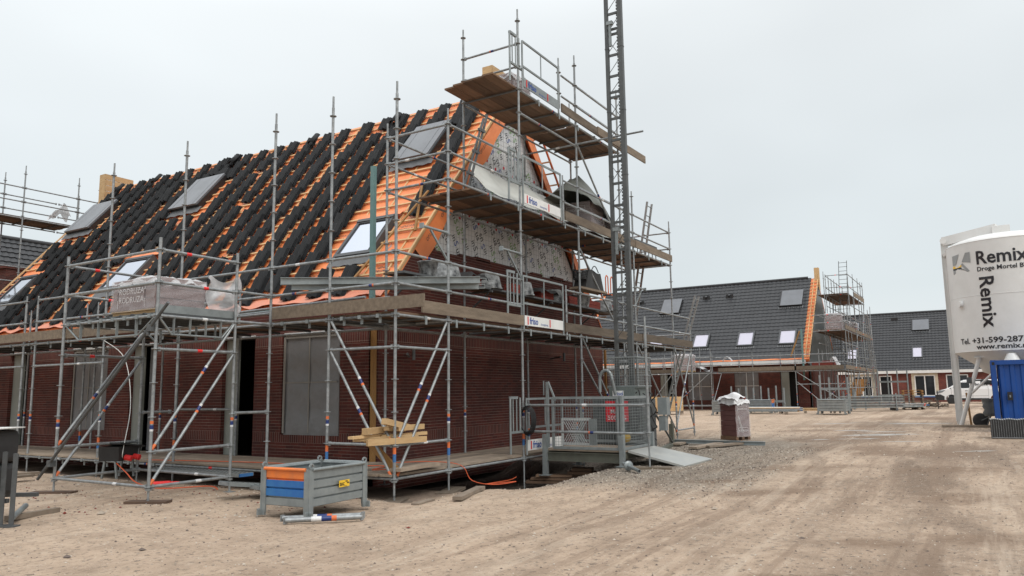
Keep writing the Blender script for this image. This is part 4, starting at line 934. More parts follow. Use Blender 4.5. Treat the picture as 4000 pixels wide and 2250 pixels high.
# long beam beyond hoist
t=MB(); t.bar((9.05,-1.15,.33),(9.75,-3.2,.27),.1,.01); t.bar((9.05,-1.15,.25),(9.75,-3.2,.19),.1,.01); t.bar((9.05,-1.15,.29),(9.75,-3.2,.23),.01,.08); tag(t.build('steel_beam',galvL),'long grey steel channel lying on the gravel from hoist to brick pack','beam')
t=MB(); t.tube((3.45,-2.25,.27),(3.02,-2.72,.2),.03,12); t.tube((3.45,-2.25,.27),(3.02,-2.72,.2),.022,12,1); t.lathe([(.03,-.01),(.085,-.01),(.085,.01),(.03,.01)],(3.3,-2.41,.25),16,axis=Vector((.67,.73,0)).to_track_quat('Z','Y').to_matrix()); tag(t.build('tube_offcut',[galvL,dark]),'short scaffold tube end with ring lying on the gravel below the ramp','tube')
for k,(x,y,l,rz) in enumerate(((8.7,-2.15,1.9,-4),(9.0,-2.45,1.5,-18),(9.3,-1.35,1.6,6))): board((x,y,gz(x,y)+.05),l,.2,.045,R(rz),['pale board nearest the ramp on the gravel by the brick pack','crossing board with red brick pieces beside the brick pack','farther board on the gravel behind the steel channel'][k],woodD,cat='timber')
# ---------------- cables
def cable(pts,r,m,label,cat='cable'):
    t=MB(); P=[Vector(p) for p in pts]; Q=[]
    for i in range(len(P)-1):
        p0,p1,p2,p3=P[max(i-1,0)],P[i],P[i+1],P[min(i+2,len(P)-1)]
        for k in range(6):
            u=k/6; Q.append(.5*((2*p1)+(p2-p0)*u+(2*p0-5*p1+4*p2-p3)*u*u+(3*p1-p0-3*p2+p3)*u**3))
    Q.append(P[-1]); t.path(Q,r,6); return tag(t.build('cable',m),label,cat)
cable([(1.25,1.2,.34),(1.6,.5,.36),(1.75,.0,.3),(1.85,-.15,.05),(2.0,-.5,-.02),(2.4,-.7,0),(2.2,-.2,-.05),(2.9,-.25,-.05),(3.4,-.1,-.05)],.007,cableO,'orange cable looping off the lower deck onto the ground right of the corner')
cable([(-.1,6.0,.34),(.3,4.6,.33),(.5,3.2,.33),(.4,2,.33),(.9,1,.33),(.3,.7,.33),(.8,.25,.34),(.35,.35,.34)],.008,cableO,'red orange cable snaking along the trodden lower plank deck')
cable([(-1.1,5.4,.4),(-1.15,5.0,.25),(-1.2,4.6,.1),(-1.3,3.8,.06),(-.7,3.4,.05),(-.9,2.9,.05)],.01,cableO,'orange cable hanging from the site power box under the tower')
cable([(-.9,5.5,.45),(-1.1,5.2,.6),(-.5,6.0,1.4),(-.05,7.0,2.3),(-.02,7.8,2.7)],.008,whiteLB,'thin white cable drooping beside the tower towards the power box')
t=MB()
for k in range(9):
    pts=[Vector((3.72+.01*k,-.14-.2*math.sin(a)*(.75+.04*k)*.85,.98+.27*math.cos(a)*(.8+.03*k)+.01*math.sin(k*3+a*2))) for a in [2*math.pi*i/18 for i in range(19)]]; t.path(pts,.008,5)
tag(t.build('cable_coil',cableK),'coil of black cable hanging on the scaffold pole left of the hoist','cable')
# ---------------- stillage bins
def stillage(L,W,Hh,loc,rz,label,paint=True,detail=True,group=None):
    e=empty('stillage_bin',loc,rz,label,'bin',group)   # local x along L, y along W, corner at origin
    for nm,o,u,n,ln in (('p1',(0,0),Y_,-X_,W),('p2',(0,0),X_,-Y_,L),('p3',(L,0),Y_,X_,W),('p4',(0,W),X_,Y_,L)):
        t=MB(); o=Vector((*o,0)); z0,z1=Hh*.22,Hh*.97; nb_=4; dz=(z1-z0)/nb_
        prof=[]
        for i in range(nb_): prof+= [(0,z0+dz*i),(0,z0+dz*(i+.78)),(-.028,z0+dz*(i+.84)),(-.028,z0+dz*(i+.94))]
        prof.append((0,z1))
        for (a,za),(b,zb) in zip(prof,prof[1:]):
            mi=0
            if paint and nm=='p1': zm=(za+zb)/2; mi=1 if zm>Hh*.72 else (2 if zm>Hh*.45 else 0)
            A=o+n*a+u*.05; B=o+n*b+u*.05; t.add([A+Z_*za,A+u*(ln-.1)+Z_*za,B+u*(ln-.1)+Z_*zb,B+Z_*zb],[(0,1,2,3)],mi)
            A2,B2=A-n*.012,B-n*.012; t.add([A2+Z_*za,A2+u*(ln-.1)+Z_*za,B2+u*(ln-.1)+Z_*zb,B2+Z_*zb],[(0,1,2,3)],mi)
        t.tube(o+n*.01+u*.05+Z_*(z1),o+n*.01+u*(ln-.05)+Z_*z1,.022,8,1 if paint and nm=='p1' else 0)
        t.build('side_panel',[galvL,mat('orange paint',(.8,.2,.03),.4,0,(.6,.17,.05),6,.6),mat('blue paint',(.01,.1,.36),.45,0,(.03,.16,.38),5,.7)],e)
    for (x,y) in ((0,0),(L,0),(0,W),(L,W)):
        t=MB(); s1,s2=(1 if x==0 else -1),(1 if y==0 else -1)
        t.box((x+s1*.03,y,Hh*.52),(.09,.02,Hh*.92)); t.box((x,y+s2*.03,Hh*.52),(.02,.09,Hh*.92)); t.box((x-s1*.0,y,Hh*.06),(.13,.03,Hh*.12)); t.box((x,y,Hh*.06),(.03,.13,Hh*.12)); t.build('corner_post',galvL,e)
        t=MB()
        for a in range(8):
            b0,b1=2*math.pi*a/8,2*math.pi*(a+1)/8; t.bar((x+s1*.04+.035*math.cos(b0),y,Hh*1.03+.035*math.sin(b0)),(x+s1*.04+.035*math.cos(b1),y,Hh*1.03+.035*math.sin(b1)),.018,.02,upv=(0,1,0))
        t.build('lifting_eye',galvL,e)
    t=MB(); t.box((L/2,W/2,Hh*.22),(L-.06,W-.06,.02)); t.build('base_plate',galv2,e)
    return e
bn=stillage(1.1,.8,.6,(-2.18,-.47,.02),R(3),'galvanised steel bin with orange and blue painted end in front of the corner pole')
t=MB(); t.box((.62,-.032,.36),(.2,.004,.085)); s_=t.build('sticker',yel,bn); t=MB(); t.text('aıc',(.53,-.036,.335),X_,Z_,.085,off=0,bold=.02); t.box((.66,-.036,.385),(.04,.002,.014)); t.box((.69,-.036,.365),(.04,.002,.014)); t.text('SCAFFOLDING' if 0 else 'steigers',(.62,-.036,.325),X_,Z_,.016,off=0); t.build('sticker_lettering',siloBk,s_)
for k,(a,b) in enumerate((((-2.35,-.2,.03),(-1.72,-.95,.035)),((-2.5,-.42,.04),(-1.85,-1.05,.04)))):
    t=MB(); a,b=Vector(a),Vector(b); d=(b-a).normalized(); t.tube(a,b,.03,10); c=a+d*.42; t.tube(c,c+d*.12,.032,10,4,caps=False); t.tube(c+d*.12,c+d*.18,.032,10,1,caps=False); t.tube(c-d*.12,c,.032,10,3,caps=False); t.box(a,(.05,.02,.08)); t.box(b,(.05,.02,.08))
    tag(t.build('short_ledger',Scaf.GM),['short grey tube with blue marking lying behind its twin in front of the bin','short grey tube with orange tipped sticker lying nearest the camera before the bin'][k],'tube')
# ---------------- timber offcuts on the corner rails
OC=[((-.5,.10,.815),(.62,-.12,.815),.05,.09,'lowest thick offcut resting across the corner ledgers'),((-.62,.25,.86),(.55,.0,.87),.06,.05,'long thin offcut second from the bottom of the corner heap'),((-.75,.2,.9),(.45,.28,.9),.09,.04,'longest grey edged offcut sticking out left of the heap'),((-.1,.2,.885),(.82,.05,.895),.1,.05,'offcut reaching farthest right in the corner heap'),((-.5,.15,.98),(.5,.3,.985),.1,.09,'thick offcut at the upper left of the corner heap'),((-.08,.1,1.0),(.45,.2,.95),.09,.05,'short offcut in the middle of the corner heap'),((.1,.05,1.0),(.8,.1,1.0),.1,.08,'offcut with pale sawn end at the upper right of the heap'),((-.22,.02,1.12),(.42,.08,1.0),.1,.09,'topmost tilted offcut crowning the corner heap')]
for a,b,w_,h,l in OC:
    t=MB(); t.bar(a,b,w_,h); tag(t.build('timber_offcut',pine),l,'timber','pale timber offcuts heaped on the corner ledgers')
t=MB(); t.bar((.1,.75,.9),(.15,.05,.33),.05,.12); tag(t.build('timber_offcut',pineO),'brown plank slanting down below the offcut heap to the lower deck','timber')
# ---------------- packs of bricks in film
def brickpack(c,ax,L,W,Hh,label,words=True,torn=False,white=True,group=None,seed=1):
    rr=random.Random(seed); e=empty('brick_pack',c,ax,label,'brick pack',group)
    t=MB()
    for i in range(3): t.box((L*(i-1)*.42,0,.06),(.09,W,.08))
    t.box((0,0,.11),(L,W,.022)); t.build('pallet',pine if not torn else wood,e)
    t=MB(); nz_=max(2,int(Hh/.13))
    for i in range(nz_):
        zz=.125+Hh*(i+.5)/nz_; j=rr.uniform(-.008,.008); t.box((j,-j,zz),(L-.02-(0 if not torn else .0),W-.02,Hh/nz_-.006))
    t.build('brick_courses',wrap if not torn else mat('brown red brick pack',(.12,.05,.045),.45,0,(.17,.09,.085),3,.8),e)
    t=MB()
    for o,u,ln in (((-L/2,-W/2),X_,L),((L/2,-W/2),Y_,W),((L/2,W/2),-X_,L),((-L/2,W/2),-Y_,W)):
        if torn and u.y<-.5: continue
        o=Vector((*o,.1)); nrm=u.cross(Z_)
        t.grid(lambda a,b,o=o,u=u,ln=ln,nrm=nrm:o+u*(a*ln)+Z_*(b*(Hh+.03))+nrm*(.012+.008*math.sin(a*17+b*9)+.008*math.sin(b*23-a*7)+.01*(1-b)),16,14)
    t.build('film',filmC,e)
    if white:
        t=MB(); zt=Hh+.13
        def top(u,v):
            x=(u-.5)*(L+.06); y=(v-.5)*(W+.06); edge=max(abs(u-.5),abs(v-.5))*2; 
            return Vector((x*(1+.03*math.sin(v*19)),y*(1+.04*math.sin(u*21)),zt+.02+.05*noise.noise(Vector((u*5,v*5,seed)))+.03*noise.noise(Vector((u*13,v*13,seed)))-(.12+.03*math.sin(u*7+v*5))*smooth(.86,1,edge)))
        t.grid(top,22,22); t.build('rumpled_film',filmW2 if torn else filmW,e)
    if words:
        t=MB()
        for o,u in (((-L/2-.03,.12),-Y_),((.0,-W/2-.03),X_))[(1 if torn else 0):(2 if torn else 1)]:
            nrm=u.cross(Z_); ww=W if abs(u.y)>.5 else L; cx=Vector((o[0],0,0)) if abs(u.y)>.5 else Vector((0,o[1],0))
            for zz in ((.22,) if Hh<.5 else (.24,Hh-.12)):
                B=cx+Z_*zz-u*.02; s=min(.14,ww*.13); t.text('RODRUZA',B,u,Z_,s,off=.0,align='C')
                for q in (-1,1): t.bar(B+u*(q*s*2.6)-Z_*s*.6,B+u*(q*s*2.6)+Z_*s*1.4,.006,.004,upv=nrm)
                t.bar(B-u*s*2.6+Z_*s*1.4,B+u*s*2.6+Z_*s*1.4,.006,.006)
        t.build('film_lettering',inkW,e)
    return e
brickpack((-1.42,3.9,2.8),0,.9,1.2,.5,'film wrapped brick pack on a pallet on the loading tower deck')
# loose film trailing from the tower pack
t=MB(); t.grid(lambda u,v:Vector((-.97+.5*u+.05*math.sin(v*9),3.25+.1*math.sin(u*6)-.15*u,3.5-.62*v+.06*math.sin(u*9+v*5))),12,10); tag(t.build('loose_film',filmW),'torn white film trailing from the right side of the tower brick pack','plastic film')
gp=brickpack((11.52,-2.02,.18),R(-28),.52,.55,.92,'tall brick pack with torn white film standing alone on the gravel',words=True,torn=True,seed=5)
for i in range(3): t=MB(); t.box((.14,-.16+.1*i,1.1),(.2,.09,.075)); t.build('exposed_brick',brickRed,gp)
t=MB(); t.grid(lambda u,v:Vector((-.32+.5*u,-.31+.6*v,1.09+.16*math.sin(3.14*u)*math.sin(3.14*v)+.09*noise.noise(Vector((u*2.5,v*2.5,9)))+.02*math.sin(u*17+v*5)+.1*smooth(.75,1,u)*smooth(.6,0,v))),18,18); t.build('bunched_film',filmW2,gp)
for a,b in (((-.27,-.1),(.0,-.29)),((-.28,.05),(-.05,-.29))):
    t=MB(); t.path([Vector((a[0],a[1],1.05)),Vector(((a[0]+b[0])/2,-.285,.6)),Vector((b[0],b[1],.2))],.006,5); t.build('film_fold',whiteLB,gp)
brickpack((8.4,.75,5.32),R(3),.95,.75,.85,'dark brick pack half under the tarpaulin on the middle lift',words=True,white=False,seed=8)
brickpack((9.5,.7,5.32),R(3),.7,.7,.55,'smaller dark pack beside the ladder on the middle lift',words=False,white=False,seed=9)
dp=brickpack((4.4,.62,7.82),0,.8,.75,.3,'grey pack in rumpled clear film on the top scaffold lift',words=False,seed=11)
tag(dp,cat='brick pack')
# tarpaulin draped on the middle lift
t=MB()
def tarp(u,v):
    x=2.35+8.0*u+1.6*v*(1-u); zf=5.38+.17*smooth(.06,0,u); zb=6.42+.05*math.sin(u*21)
    z=zf+(zb-zf)*v**1.1-.04*math.sin(math.pi*v)*(.8+.5*math.sin(u*12))+.06*noise.noise(Vector((u*11,v*3,2)))+.02*math.sin(u*40+v*6)
    return Vector((x,.1+1.2*v,max(z,5.34)))
t.grid(tarp,80,16); tag(t.build('tarpaulin',tarpM),'pale grey tarpaulin spread along the middle lift behind the white sign','tarpaulin')
t=MB()
RL=[(7.0,6.42,6.22),(7.6,6.78,6.2),(8.1,7.05,6.12),(8.55,6.85,6.02),(9.1,6.4,5.7),(9.6,6.0,5.45),(10.1,5.7,5.38)]
def rl(x,k):
    for p,q in zip(RL,RL[1:]):
        if x<=q[0]+1e-6: f=(x-p[0])/(q[0]-p[0]); return p[k]+(q[k]-p[k])*f
    return RL[-1][k]
def tarp2(u,v):
    x=7.0+3.1*u; zt_,zb_=rl(x,1),rl(x,2); w=abs(v-.5)*2
    return Vector((x+.06*math.sin(v*9),.72+(v-.5)*1.15*(1+.06*math.sin(u*17)),zt_+(zb_-zt_)*w**1.2+.035*math.sin(u*23+v*8)+.04*noise.noise(Vector((u*8,v*6,4)))))
t.grid(tarp2,36,20); tag(t.build('tarpaulin',tarpD),'olive grey tarpaulin tented over the brick pack on the middle lift','tarpaulin')
# steel beams resting on the corner rails
for k,(a,b) in enumerate((((-.35,2.2,3.42),(1.95,-.28,3.5)),((-.2,2.1,3.34),(2.1,-.15,3.42)))):
    t=MB(); t.bar(a,b,.012,.12); t.bar(Vector(a)+Z_*.055,Vector(b)+Z_*.055,.09,.01); t.bar(Vector(a)-Z_*.055,Vector(b)-Z_*.055,.09,.01); B=Vector(b); t.path([B+Z_*.03,B+Vector((.08,-.08,.03)),B+Vector((.08,-.08,-.04)),B-Z_*.04],.007,5)
    tag(t.build('trimmer_beam',galvL),['upper long galvanised beam lying across the corner rails','lower long galvanised beam lying across the corner rails'][k],'beam','galvanised beams across the corner rails')
# ---------------- tubs, buckets and brick piles on the staging
def tub(x,y,z,r,h,up,lab,splash=True):
    t=MB(); pr=[(r*.78,0),(r,h),(r*1.06,h),(r*1.06,h-.02),(r*.98,h-.03),(r*.95,h-.02),(r*.74,.02),(0,.02)] if up else [(r*1.06,0),(r*1.06,.03),(r,.03),(r*.78,h-.01),(r*.74,h),(0,h)]
    t.lathe(pr,(0,0,0),22); o=t.build('tub',mortarB if splash else blackR); o.location=(x,y,z); return tag(o,lab,'tub','mortar tubs on the raised staging')
zt=3.66
tub(2.05,.95,zt,.19,.3,True,'upright black bucket with lid on the staging nearest the corner')
tub(2.62,.95,zt,.3,.34,False,'upturned mortar splashed tub beside the black bucket'); tub(4.12,.95,zt,.28,.32,False,'upturned splashed tub leaning by the covered bricks'); tub(5.5,.95,zt,.27,.3,False,'splashed tub half hidden behind the narrow gate leaf'); tub(7.05,1.0,zt,.27,.3,False,'upturned tub right of the brick pile inside the gate frame'); tub(8.4,.95,zt,.3,.3,True,'grey upright tub with white sticker below the tool bag'); tub(9.8,.95,zt,.3,.3,False,'farthest upturned tub at the hoist end of the staging')
def bricks(x,w,lab,cov=False,h=.22):
    e=empty('brick_pile',(x,.95,zt),0,lab,'brick pile','loose brick piles on the raised staging')
    n=max(3,int(w/.07))
    for i in range(n):
        t=MB(); 
        for j in range(2): t.box((-w/2+w*(i+.5)/n,0,h/2*(j+.5)),(w/n-.008,.21,h/2-.006))
        t.build('brick',brickRed,e)
    if cov:
        t=MB(); t.grid(lambda u,v:Vector(((u-.5)*(w+.25),(v-.5)*.4,h+.02+.03*math.sin(u*7+1)-.1*smooth(.75,1,abs(u-.5)*2)-.06*smooth(.7,1,abs(v-.5)*2))),14,8); t.build('rubber_cover',blackR,e)
bricks(3.5,.4,'red bricks under a black cover between the two splashed tubs',True); bricks(5.1,.4,'small red brick pile left of the gate post'); bricks(6.5,.6,'covered red brick pile seen through the wide gate frame',True); bricks(7.85,.45,'red brick pile left of the grey upright tub'); bricks(9.1,.7,'red brick pile between the grey tub and the farthest tub'); bricks(10.2,.3,'last red brick pile seen just left of the hoist mast')
# tool bag, saws and cable reel on the rail
e=empty('tool_bag',(7.3,.15,3.93),0,'black canvas tool bag on a board on the scaffold rail','bag')
t=MB(); t.grid(lambda u,v:Vector(((u-.5)*(1.0-.35*v),-.16-.02*math.sin(u*9),.42*v+.03*math.sin(u*6)*v)),10,6); t.grid(lambda u,v:Vector(((u-.5)*(1.0-.35*v),.16,.42*v+.03*math.sin(u*6)*v)),10,6); t.grid(lambda u,v:Vector((-.5+.175*v if 1 else 0,-.16+.32*u,.42*v)),2,4); t.grid(lambda u,v:Vector((.5-.175*v,-.16+.32*u,.42*v)),2,4); t.grid(lambda u,v:Vector(((u-.5)*.66,-.16+.32*v,.43+.03*math.sin(u*6))),6,3)
t.build('bag_body',blackR,e); t=MB(); t.path([Vector((-.2+.4*i/8,-.17,.42+.14*math.sin(math.pi*i/8))) for i in range(9)],.012,6); t.build('handle',black,e)
board((7.2,.1,3.9),1.35,.3,.05,R(-2),'short board carrying the black tool bag',woodT)
board((7.2,.1,3.86),.01,.01,.01,0,'x') if 0 else None
for k,x in enumerate((7.95,8.25)):
    t=MB(); t.path([Vector((x,.0,3.95)),Vector((x,.0,4.3)),Vector((x+.06,.0,4.36)),Vector((x+.14,0,4.32)),Vector((x+.16,0,3.9))],.014,7); t.tube((x+.0,0,3.9),(x+.2,0,3.9),.012,6); tag(t.build('hand_clamp',orangeP),['left orange handled clamp hooked beside the tool bag','right orange handled clamp hooked beside the tool bag'][k],'clamp','orange clamps beside the tool bag')
t=MB()
for k in range(7): t.path([Vector((6.72+.26*math.cos(a),.1+.12*math.sin(a),4.12+.03*k+.01*math.sin(a*3+k))) for a in [2*math.pi*i/14 for i in range(15)]],.012,5)
tag(t.build('cable_coil',cableK),'coiled black cable on the left end of the tool bag board','cable')
# ---------------- ladders
def ladder(p0,p1,wv,lab,w_=.38,n=None,m=galvL,group=None,name='ladder'):
    p0,p1,wv=Vector(p0),Vector(p1),Vector(wv).normalized(); e=empty(name,p0,0,lab,'ladder',group); d=p1-p0; n=n or int(d.length/.28)
    for s in (0,1): t=MB(); t.bar(wv*(s*w_),d+wv*(s*w_),.03,.06); t.build('rail',m,e)
    for i in range(n): t=MB(); c=d*((i+.6)/n); t.tube(c,c+wv*w_,.014,6); t.build('rung',m,e)
    return e
ladder((12.1,1.2,2.85),(12.1,.42,7.15),X_,'tall aluminium ladder rising through the right end of the middle lift')
ladder((14.85,1.35,.15),(14.85,-.05,4.55),X_,'aluminium ladder leaning at the far right end of the gable scaffold')
ladder((9.9,.32,5.34),(12.5,.32,5.34+.02),Vector((.25,.12,1)),'short rung ladder lying on its side behind the middle lift toe board',w_=.45,n=9,m=galv2)
# ---------------- black pack on steel rack at the left edge
ra=Vector((-4.15,2.55,0)); 
e=empty('steel_rack',(ra.x,ra.y,gz(ra.x,ra.y)),R(-58),'grey steel rack of upright posts cut by the left picture edge','rack')
for k,(x,y,h) in enumerate(((.02,0,.88),(-.13,.03,.9),(-.28,-.02,.95))): t=MB(); t.box((x,y,h/2),(.06,.012,h)); t.box((x-.024,y+.03,h/2),(.012,.06,h)); t.box((x,y+.02,.01),(.13,.13,.02)); t.build('post',galv2,e)
t=MB(); t.box((-.9,.1,.3),(1.6,.06,.05)); t.box((-.9,.7,.3),(1.6,.06,.05)); t.build('cross_beam',galv2,e)
e=empty('black_bale',(ra.x-.25,ra.y+.55,gz(ra.x,ra.y)+.33),R(-58),'black wrapped bale standing on the steel rack at the left edge','bale')
for k,(z,h) in enumerate(((.0,.4),(.41,.42))):
    for j in range(2):
        t=MB(); q=[]
        for i in range(16):
            a=2*math.pi*i/16; q.append(((.19*abs(math.cos(a))**.4*(1 if math.cos(a)>0 else -1)) -.2-.39*j+.35, -.3, z+h/2+h*.49*abs(math.sin(a))**.4*(1 if math.sin(a)>0 else -1)))
        t.prism(q,(0,.7,0)); t.build('foam_block',blackR,e)
t=MB(); t.box((-.05,.05,.85),(.9,.74,.012)); t.build('top_sheet',whiteLB,e)
for k,(dx,dy,l,rz,m_) in enumerate(((.55,.55,.75,28,woodD),)): board((ra.x+dx,ra.y+dy,gz(ra.x+dx,ra.y+dy)+.035),l,.1,.06,R(15),'short grey timber on the sand beside the steel rack',woodD,cat='timber')
t=MB(); t.tube((ra.x+.1,ra.y+.15,.07),(ra.x+.55,ra.y+.75,.12),.035,12); tag(t.build('tube_offcut',galvL),'grey tube lying on the timber beside the steel rack','tube')
for k,(x,y,l,rz,z) in enumerate(((-2.6,7.4,1.3,15,.03),(-2.3,8.2,1.5,-8,.05),(-1.9,7.7,1.2,5,.1),(-3.0,6.6,.9,20,.02),(-1.5,8.8,1.6,-15,.06))):
    board((x,y,gz(x,y)+z),l,.2,.04,R(rz),['thin board lying flat nearest the tower foot on the left','dark board in the pile behind the black bale','uppermost board of the scattered pile left of the tower','board with rubble on it left of the tower brace foot','farthest scattered board under the scaffold at left'][k],wood if k%2 else woodD,cat='timber',group='boards scattered on the sand left of the tower')
# power box under the tower
e=empty('power_box',(-.95,5.55,.12),R(20),'black site power box with red sockets under the tower','power box')
t=MB(); t.prism([(-.25,-.2,.3),(.25,-.2,.3),(.3,-.22,.55),(-.3,-.22,.55)],(0,.4,0)); t.box((0,-.02,.57),(.66,.5,.03),rot=Matrix.Rotation(R(8),3,'Y')); t.build('case',blackR,e)
for x in (-.12,.1): t=MB(); t.tube((x,-.22,.36),(x+.02,-.33,.34),.05,12); t.build('socket',redS,e)
for x in (-.22,.22):
    for q in (-.15,.15): t=MB(); t.bar((x,q,0),(x,q*.7,.3),.03,.03); t.build('stand_leg',galvL,e)
t=MB(); t.tube((-1.15,4.3,.08),(-.95,4.05,.09),.045,12); t.tube((-.95,4.05,.09),(-.85,3.95,.09),.03,12); tag(t.build('plug_coupling',redS),'red cable coupling lying on the sand under the tower','coupling')
# loose larger stones and sticks that stand out
for k,(px,x,y,s,m_) in enumerate(((0,-4.85,.0,.04,stA),(0,-4.3,-.35,.028,stA),(0,.9,-4.6,.04,stB),(0,-3.2,-5.9,.03,brickRed),(0,3.6,-8.1,.03,stA),(0,-3.6,3.3,.035,stA),(0,-3.3,2.9,.03,brickRed),(0,-3.1,2.4,.045,stB),(0,-3.9,3.6,.04,stA),(0,-2.0,-1.9,.02,brickRed))):
    t=MB(); rock(t,0,0,0,s*1.3); o=t.build('rock',m_); o.location=(x,y,gz(x,y)+.01); tag(o,['largest dark stone in the left foreground','smaller dark stone just right of the largest one','tan stone alone right of the centre on the road','broken red brick bit low in the centre foreground','dark stone far right in the road','dark stone beside the tower board','red brick crumb near the tower board','tan lump near the nearest tower foot','dark stone farthest left before the tower','red brick crumb in front of the bin'][k],'stone','single stones lying on the sand')
# ---------------- finished terraces
def tiled_slope(t,P,W,L,tw=.3,tl=.34,amp=.022,st=.03,org=None):
    # P(u,s,n): u along ridge, s up slope
    nu=int(W/tw); ns=int(L/tl); prof=[.0,.35,.9,1.0,.55,.1]
    us=[];hs=[]
    for i in range(nu):
        for j,h in enumerate(prof): us.append((i+j/6)*W/nu); hs.append(h*amp)
    us.append(W); hs.append(0)
    rows=[]
    for r_ in range(ns):
        s0,s1=r_*L/ns,(r_+1)*L/ns; rows+= [(s0,st),(s1-.003,.004)]
    vs=[P(u,s,h+n) for s,n in rows for u,h in zip(us,hs)]
    m=len(us); fs=[(a*m+b,a*m+b+1,(a+1)*m+b+1,(a+1)*m+b) for a in range(len(rows)-1) for b in range(m-1)]
    t.add(vs,fs)
def skyl(hs_,P,u0,u1,s0,s1,kind):
    def bx(t,a,b,c,d,n0,n1): 
        q=[P(a,c,n0),P(b,c,n0),P(b,d,n0),P(a,d,n0)]; q2=[P(a,c,n1),P(b,c,n1),P(b,d,n1),P(a,d,n1)]; t.add(q+q2,[(3,2,1,0),(4,5,6,7),(0,1,5,4),(1,2,6,5),(2,3,7,6),(3,0,4,7)])
    t=MB(); w_=.09
    if kind=='g':
        for a,b,c,d in ((u0,u0+w_,s0,s1),(u1-w_,u1,s0,s1),(u0+w_,u1-w_,s0,s0+w_),(u0+w_,u1-w_,s1-w_,s1)): bx(t,a,b,c,d,-.05,.14)
        f=t.build('roof_window',greyfr,hs_); t=MB(); bx(t,u0+w_,u1-w_,s0+w_,s1-w_,.0,.09); t.build('pane',mat('milky blind behind glass',(.52,.51,.6),.2),f)
    else:
        bx(t,u0,u1,s0,s1,-.05,.16); f=t.build('roof_window',black,hs_); t=MB(); bx(t,u0+.0,u1-.1,s0-.02,s1-.0,.163,.2); t.build('hood',hood,f)
    t=MB(); n=int((u1-u0+.2)/.14)
    for i in range(n): t.add([P(u0-.1+i*.14,s0-.02,.05),P(u0-.1+i*.14+.12,s0-.02,.05),P(u0-.1+i*.14+.1,s0-.2,.045),P(u0-.1+i*.14+.02,s0-.2,.045)],[(0,1,2,3)])
    t.build('flashing',lead,f)
# house 2: eave (41.35,3.38) ridge (46.65,9.14), y 1.75..18
E2x,E2z,R2x,R2z=41.35,3.36,46.65,9.13
H2=empty('terrace_house',(0,0,0),0,'terrace house beyond the yard with dark tiled roof and bare orange verge on its right','house')
L2=math.hypot(R2x-E2x,R2z-E2z); U2=Vector((R2x-E2x,0,R2z-E2z)).normalized(); N2=Vector((-U2.z,0,U2.x))
P2=lambda u,s,n: Vector((E2x,1.72+u,E2z))+U2*s+N2*n
t=MB(); tiled_slope(t,P2,15.6,L2); t.build('tiled_roof',tileF,H2)
t=MB(); t.prism([(E2x+.02,1.3,E2z-.04),(R2x,1.3,R2z-.05),(2*R2x-E2x,1.3,E2z-.04),(2*R2x-E2x,1.3,E2z-.2),(R2x,1.3,R2z-.3),(E2x+.1,1.3,E2z-.2)],(0,16.5,0)); t.build('roof_deck',orangeM,H2)
t=MB(); t.tube((R2x,1.95,R2z+.02),(R2x,17.6,R2z+.02),.11,10); t.build('ridge_tiles',tileF,H2)
for i in range(22):
    t=MB(); s=.15+.34*i; t.bar(Vector((E2x,1.25,E2z))+U2*s+N2*.04,Vector((E2x,1.74,E2z))+U2*s+N2*.04,.055,.05); t.build('batten',battenP,H2)
for yy in (1.28,1.52): t=MB(); a=Vector((E2x,yy,E2z)); t.bar(a+N2*.02+U2*.1,a+N2*.02+U2*(L2-.1),.05,.05); t.build('counter_batten',battenP,H2)
t=MB(); t.grid(lambda u,v:Vector((E2x-.06-.06*v,1.4+16*u,E2z+.03-.07*v+.01*math.sin(u*60))),60,2); t.build('eaves_membrane',orangeM,H2)
t=MB(); t.box((E2x-.06,9.6,3.16),(.1,16.2,.26)); t.build('fascia_board',white,H2)
O2=[(4.51,6.08,.8,2.55),(2.09,3.15,.25,2.55),(7.64,9.25,.8,2.6),(10.2,11.2,.25,2.55),(12.4,14,.8,2.55)]
t=MB(); wallX(t,41.6,41.75,1.3,17.6,-.3,3.0,O2); t.build('front_wall',brickM,H2)
t=MB(); t.prism([(41.6,1.28,-.3),(51.6,1.28,-.3),(51.6,1.28,3.1),(R2x,1.28,R2z-.35),(41.6,1.28,3.1)],(0,.12,0)); t.build('insulated_gable',mat('grey insulation gable',(.2,.22,.22),.55,.1,(.14,.155,.155),6,.9,stretch=(3,1,.5)),H2)
t=MB(); t.box((46.6,1.2,1.3),(10,.1,3.2)); t.build('gable_brickwork',brickM,H2)
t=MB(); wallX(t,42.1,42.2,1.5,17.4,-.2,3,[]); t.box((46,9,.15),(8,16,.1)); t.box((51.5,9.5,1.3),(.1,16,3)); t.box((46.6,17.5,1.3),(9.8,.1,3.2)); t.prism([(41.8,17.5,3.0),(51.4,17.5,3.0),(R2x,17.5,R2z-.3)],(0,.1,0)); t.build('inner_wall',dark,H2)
for a,b,c,d in (O2[0],O2[2],O2[4]):
    t=MB(); t.box((41.68,(a+b)/2,(c+d)/2),(.02,b-a,d-c)); f=t.build('window_sheet',film,H2); t=MB(); t.box((41.66,(a+b)/2,(c+d)/2),(.03,.04,d-c)); t.box((41.66,(a+b)/2,c+.9),(.03,b-a,.04)); t.build('glazing_bar',whiteLB,f)
for a,b in ((2.62,3.12),(10.7,11.2)): t=MB(); t.box((41.68,(a+b)/2,1.4),(.05,b-a,2.3)); t.build('door_panel',doorp,H2)
for y0,y1,k in ((2.2,3.3,'g'),(4.9,6.0,'g'),(7.95,9.05,'g'),(11.2,12.3,'g')): skyl(H2,P2,y0-1.72,y1-1.72,1.25,2.6,'g')
for y0,y1 in ((2.1,3.6),(10.7,12.2)): skyl(H2,P2,y0-1.72,y1-1.72,4.95,6.45,'h')
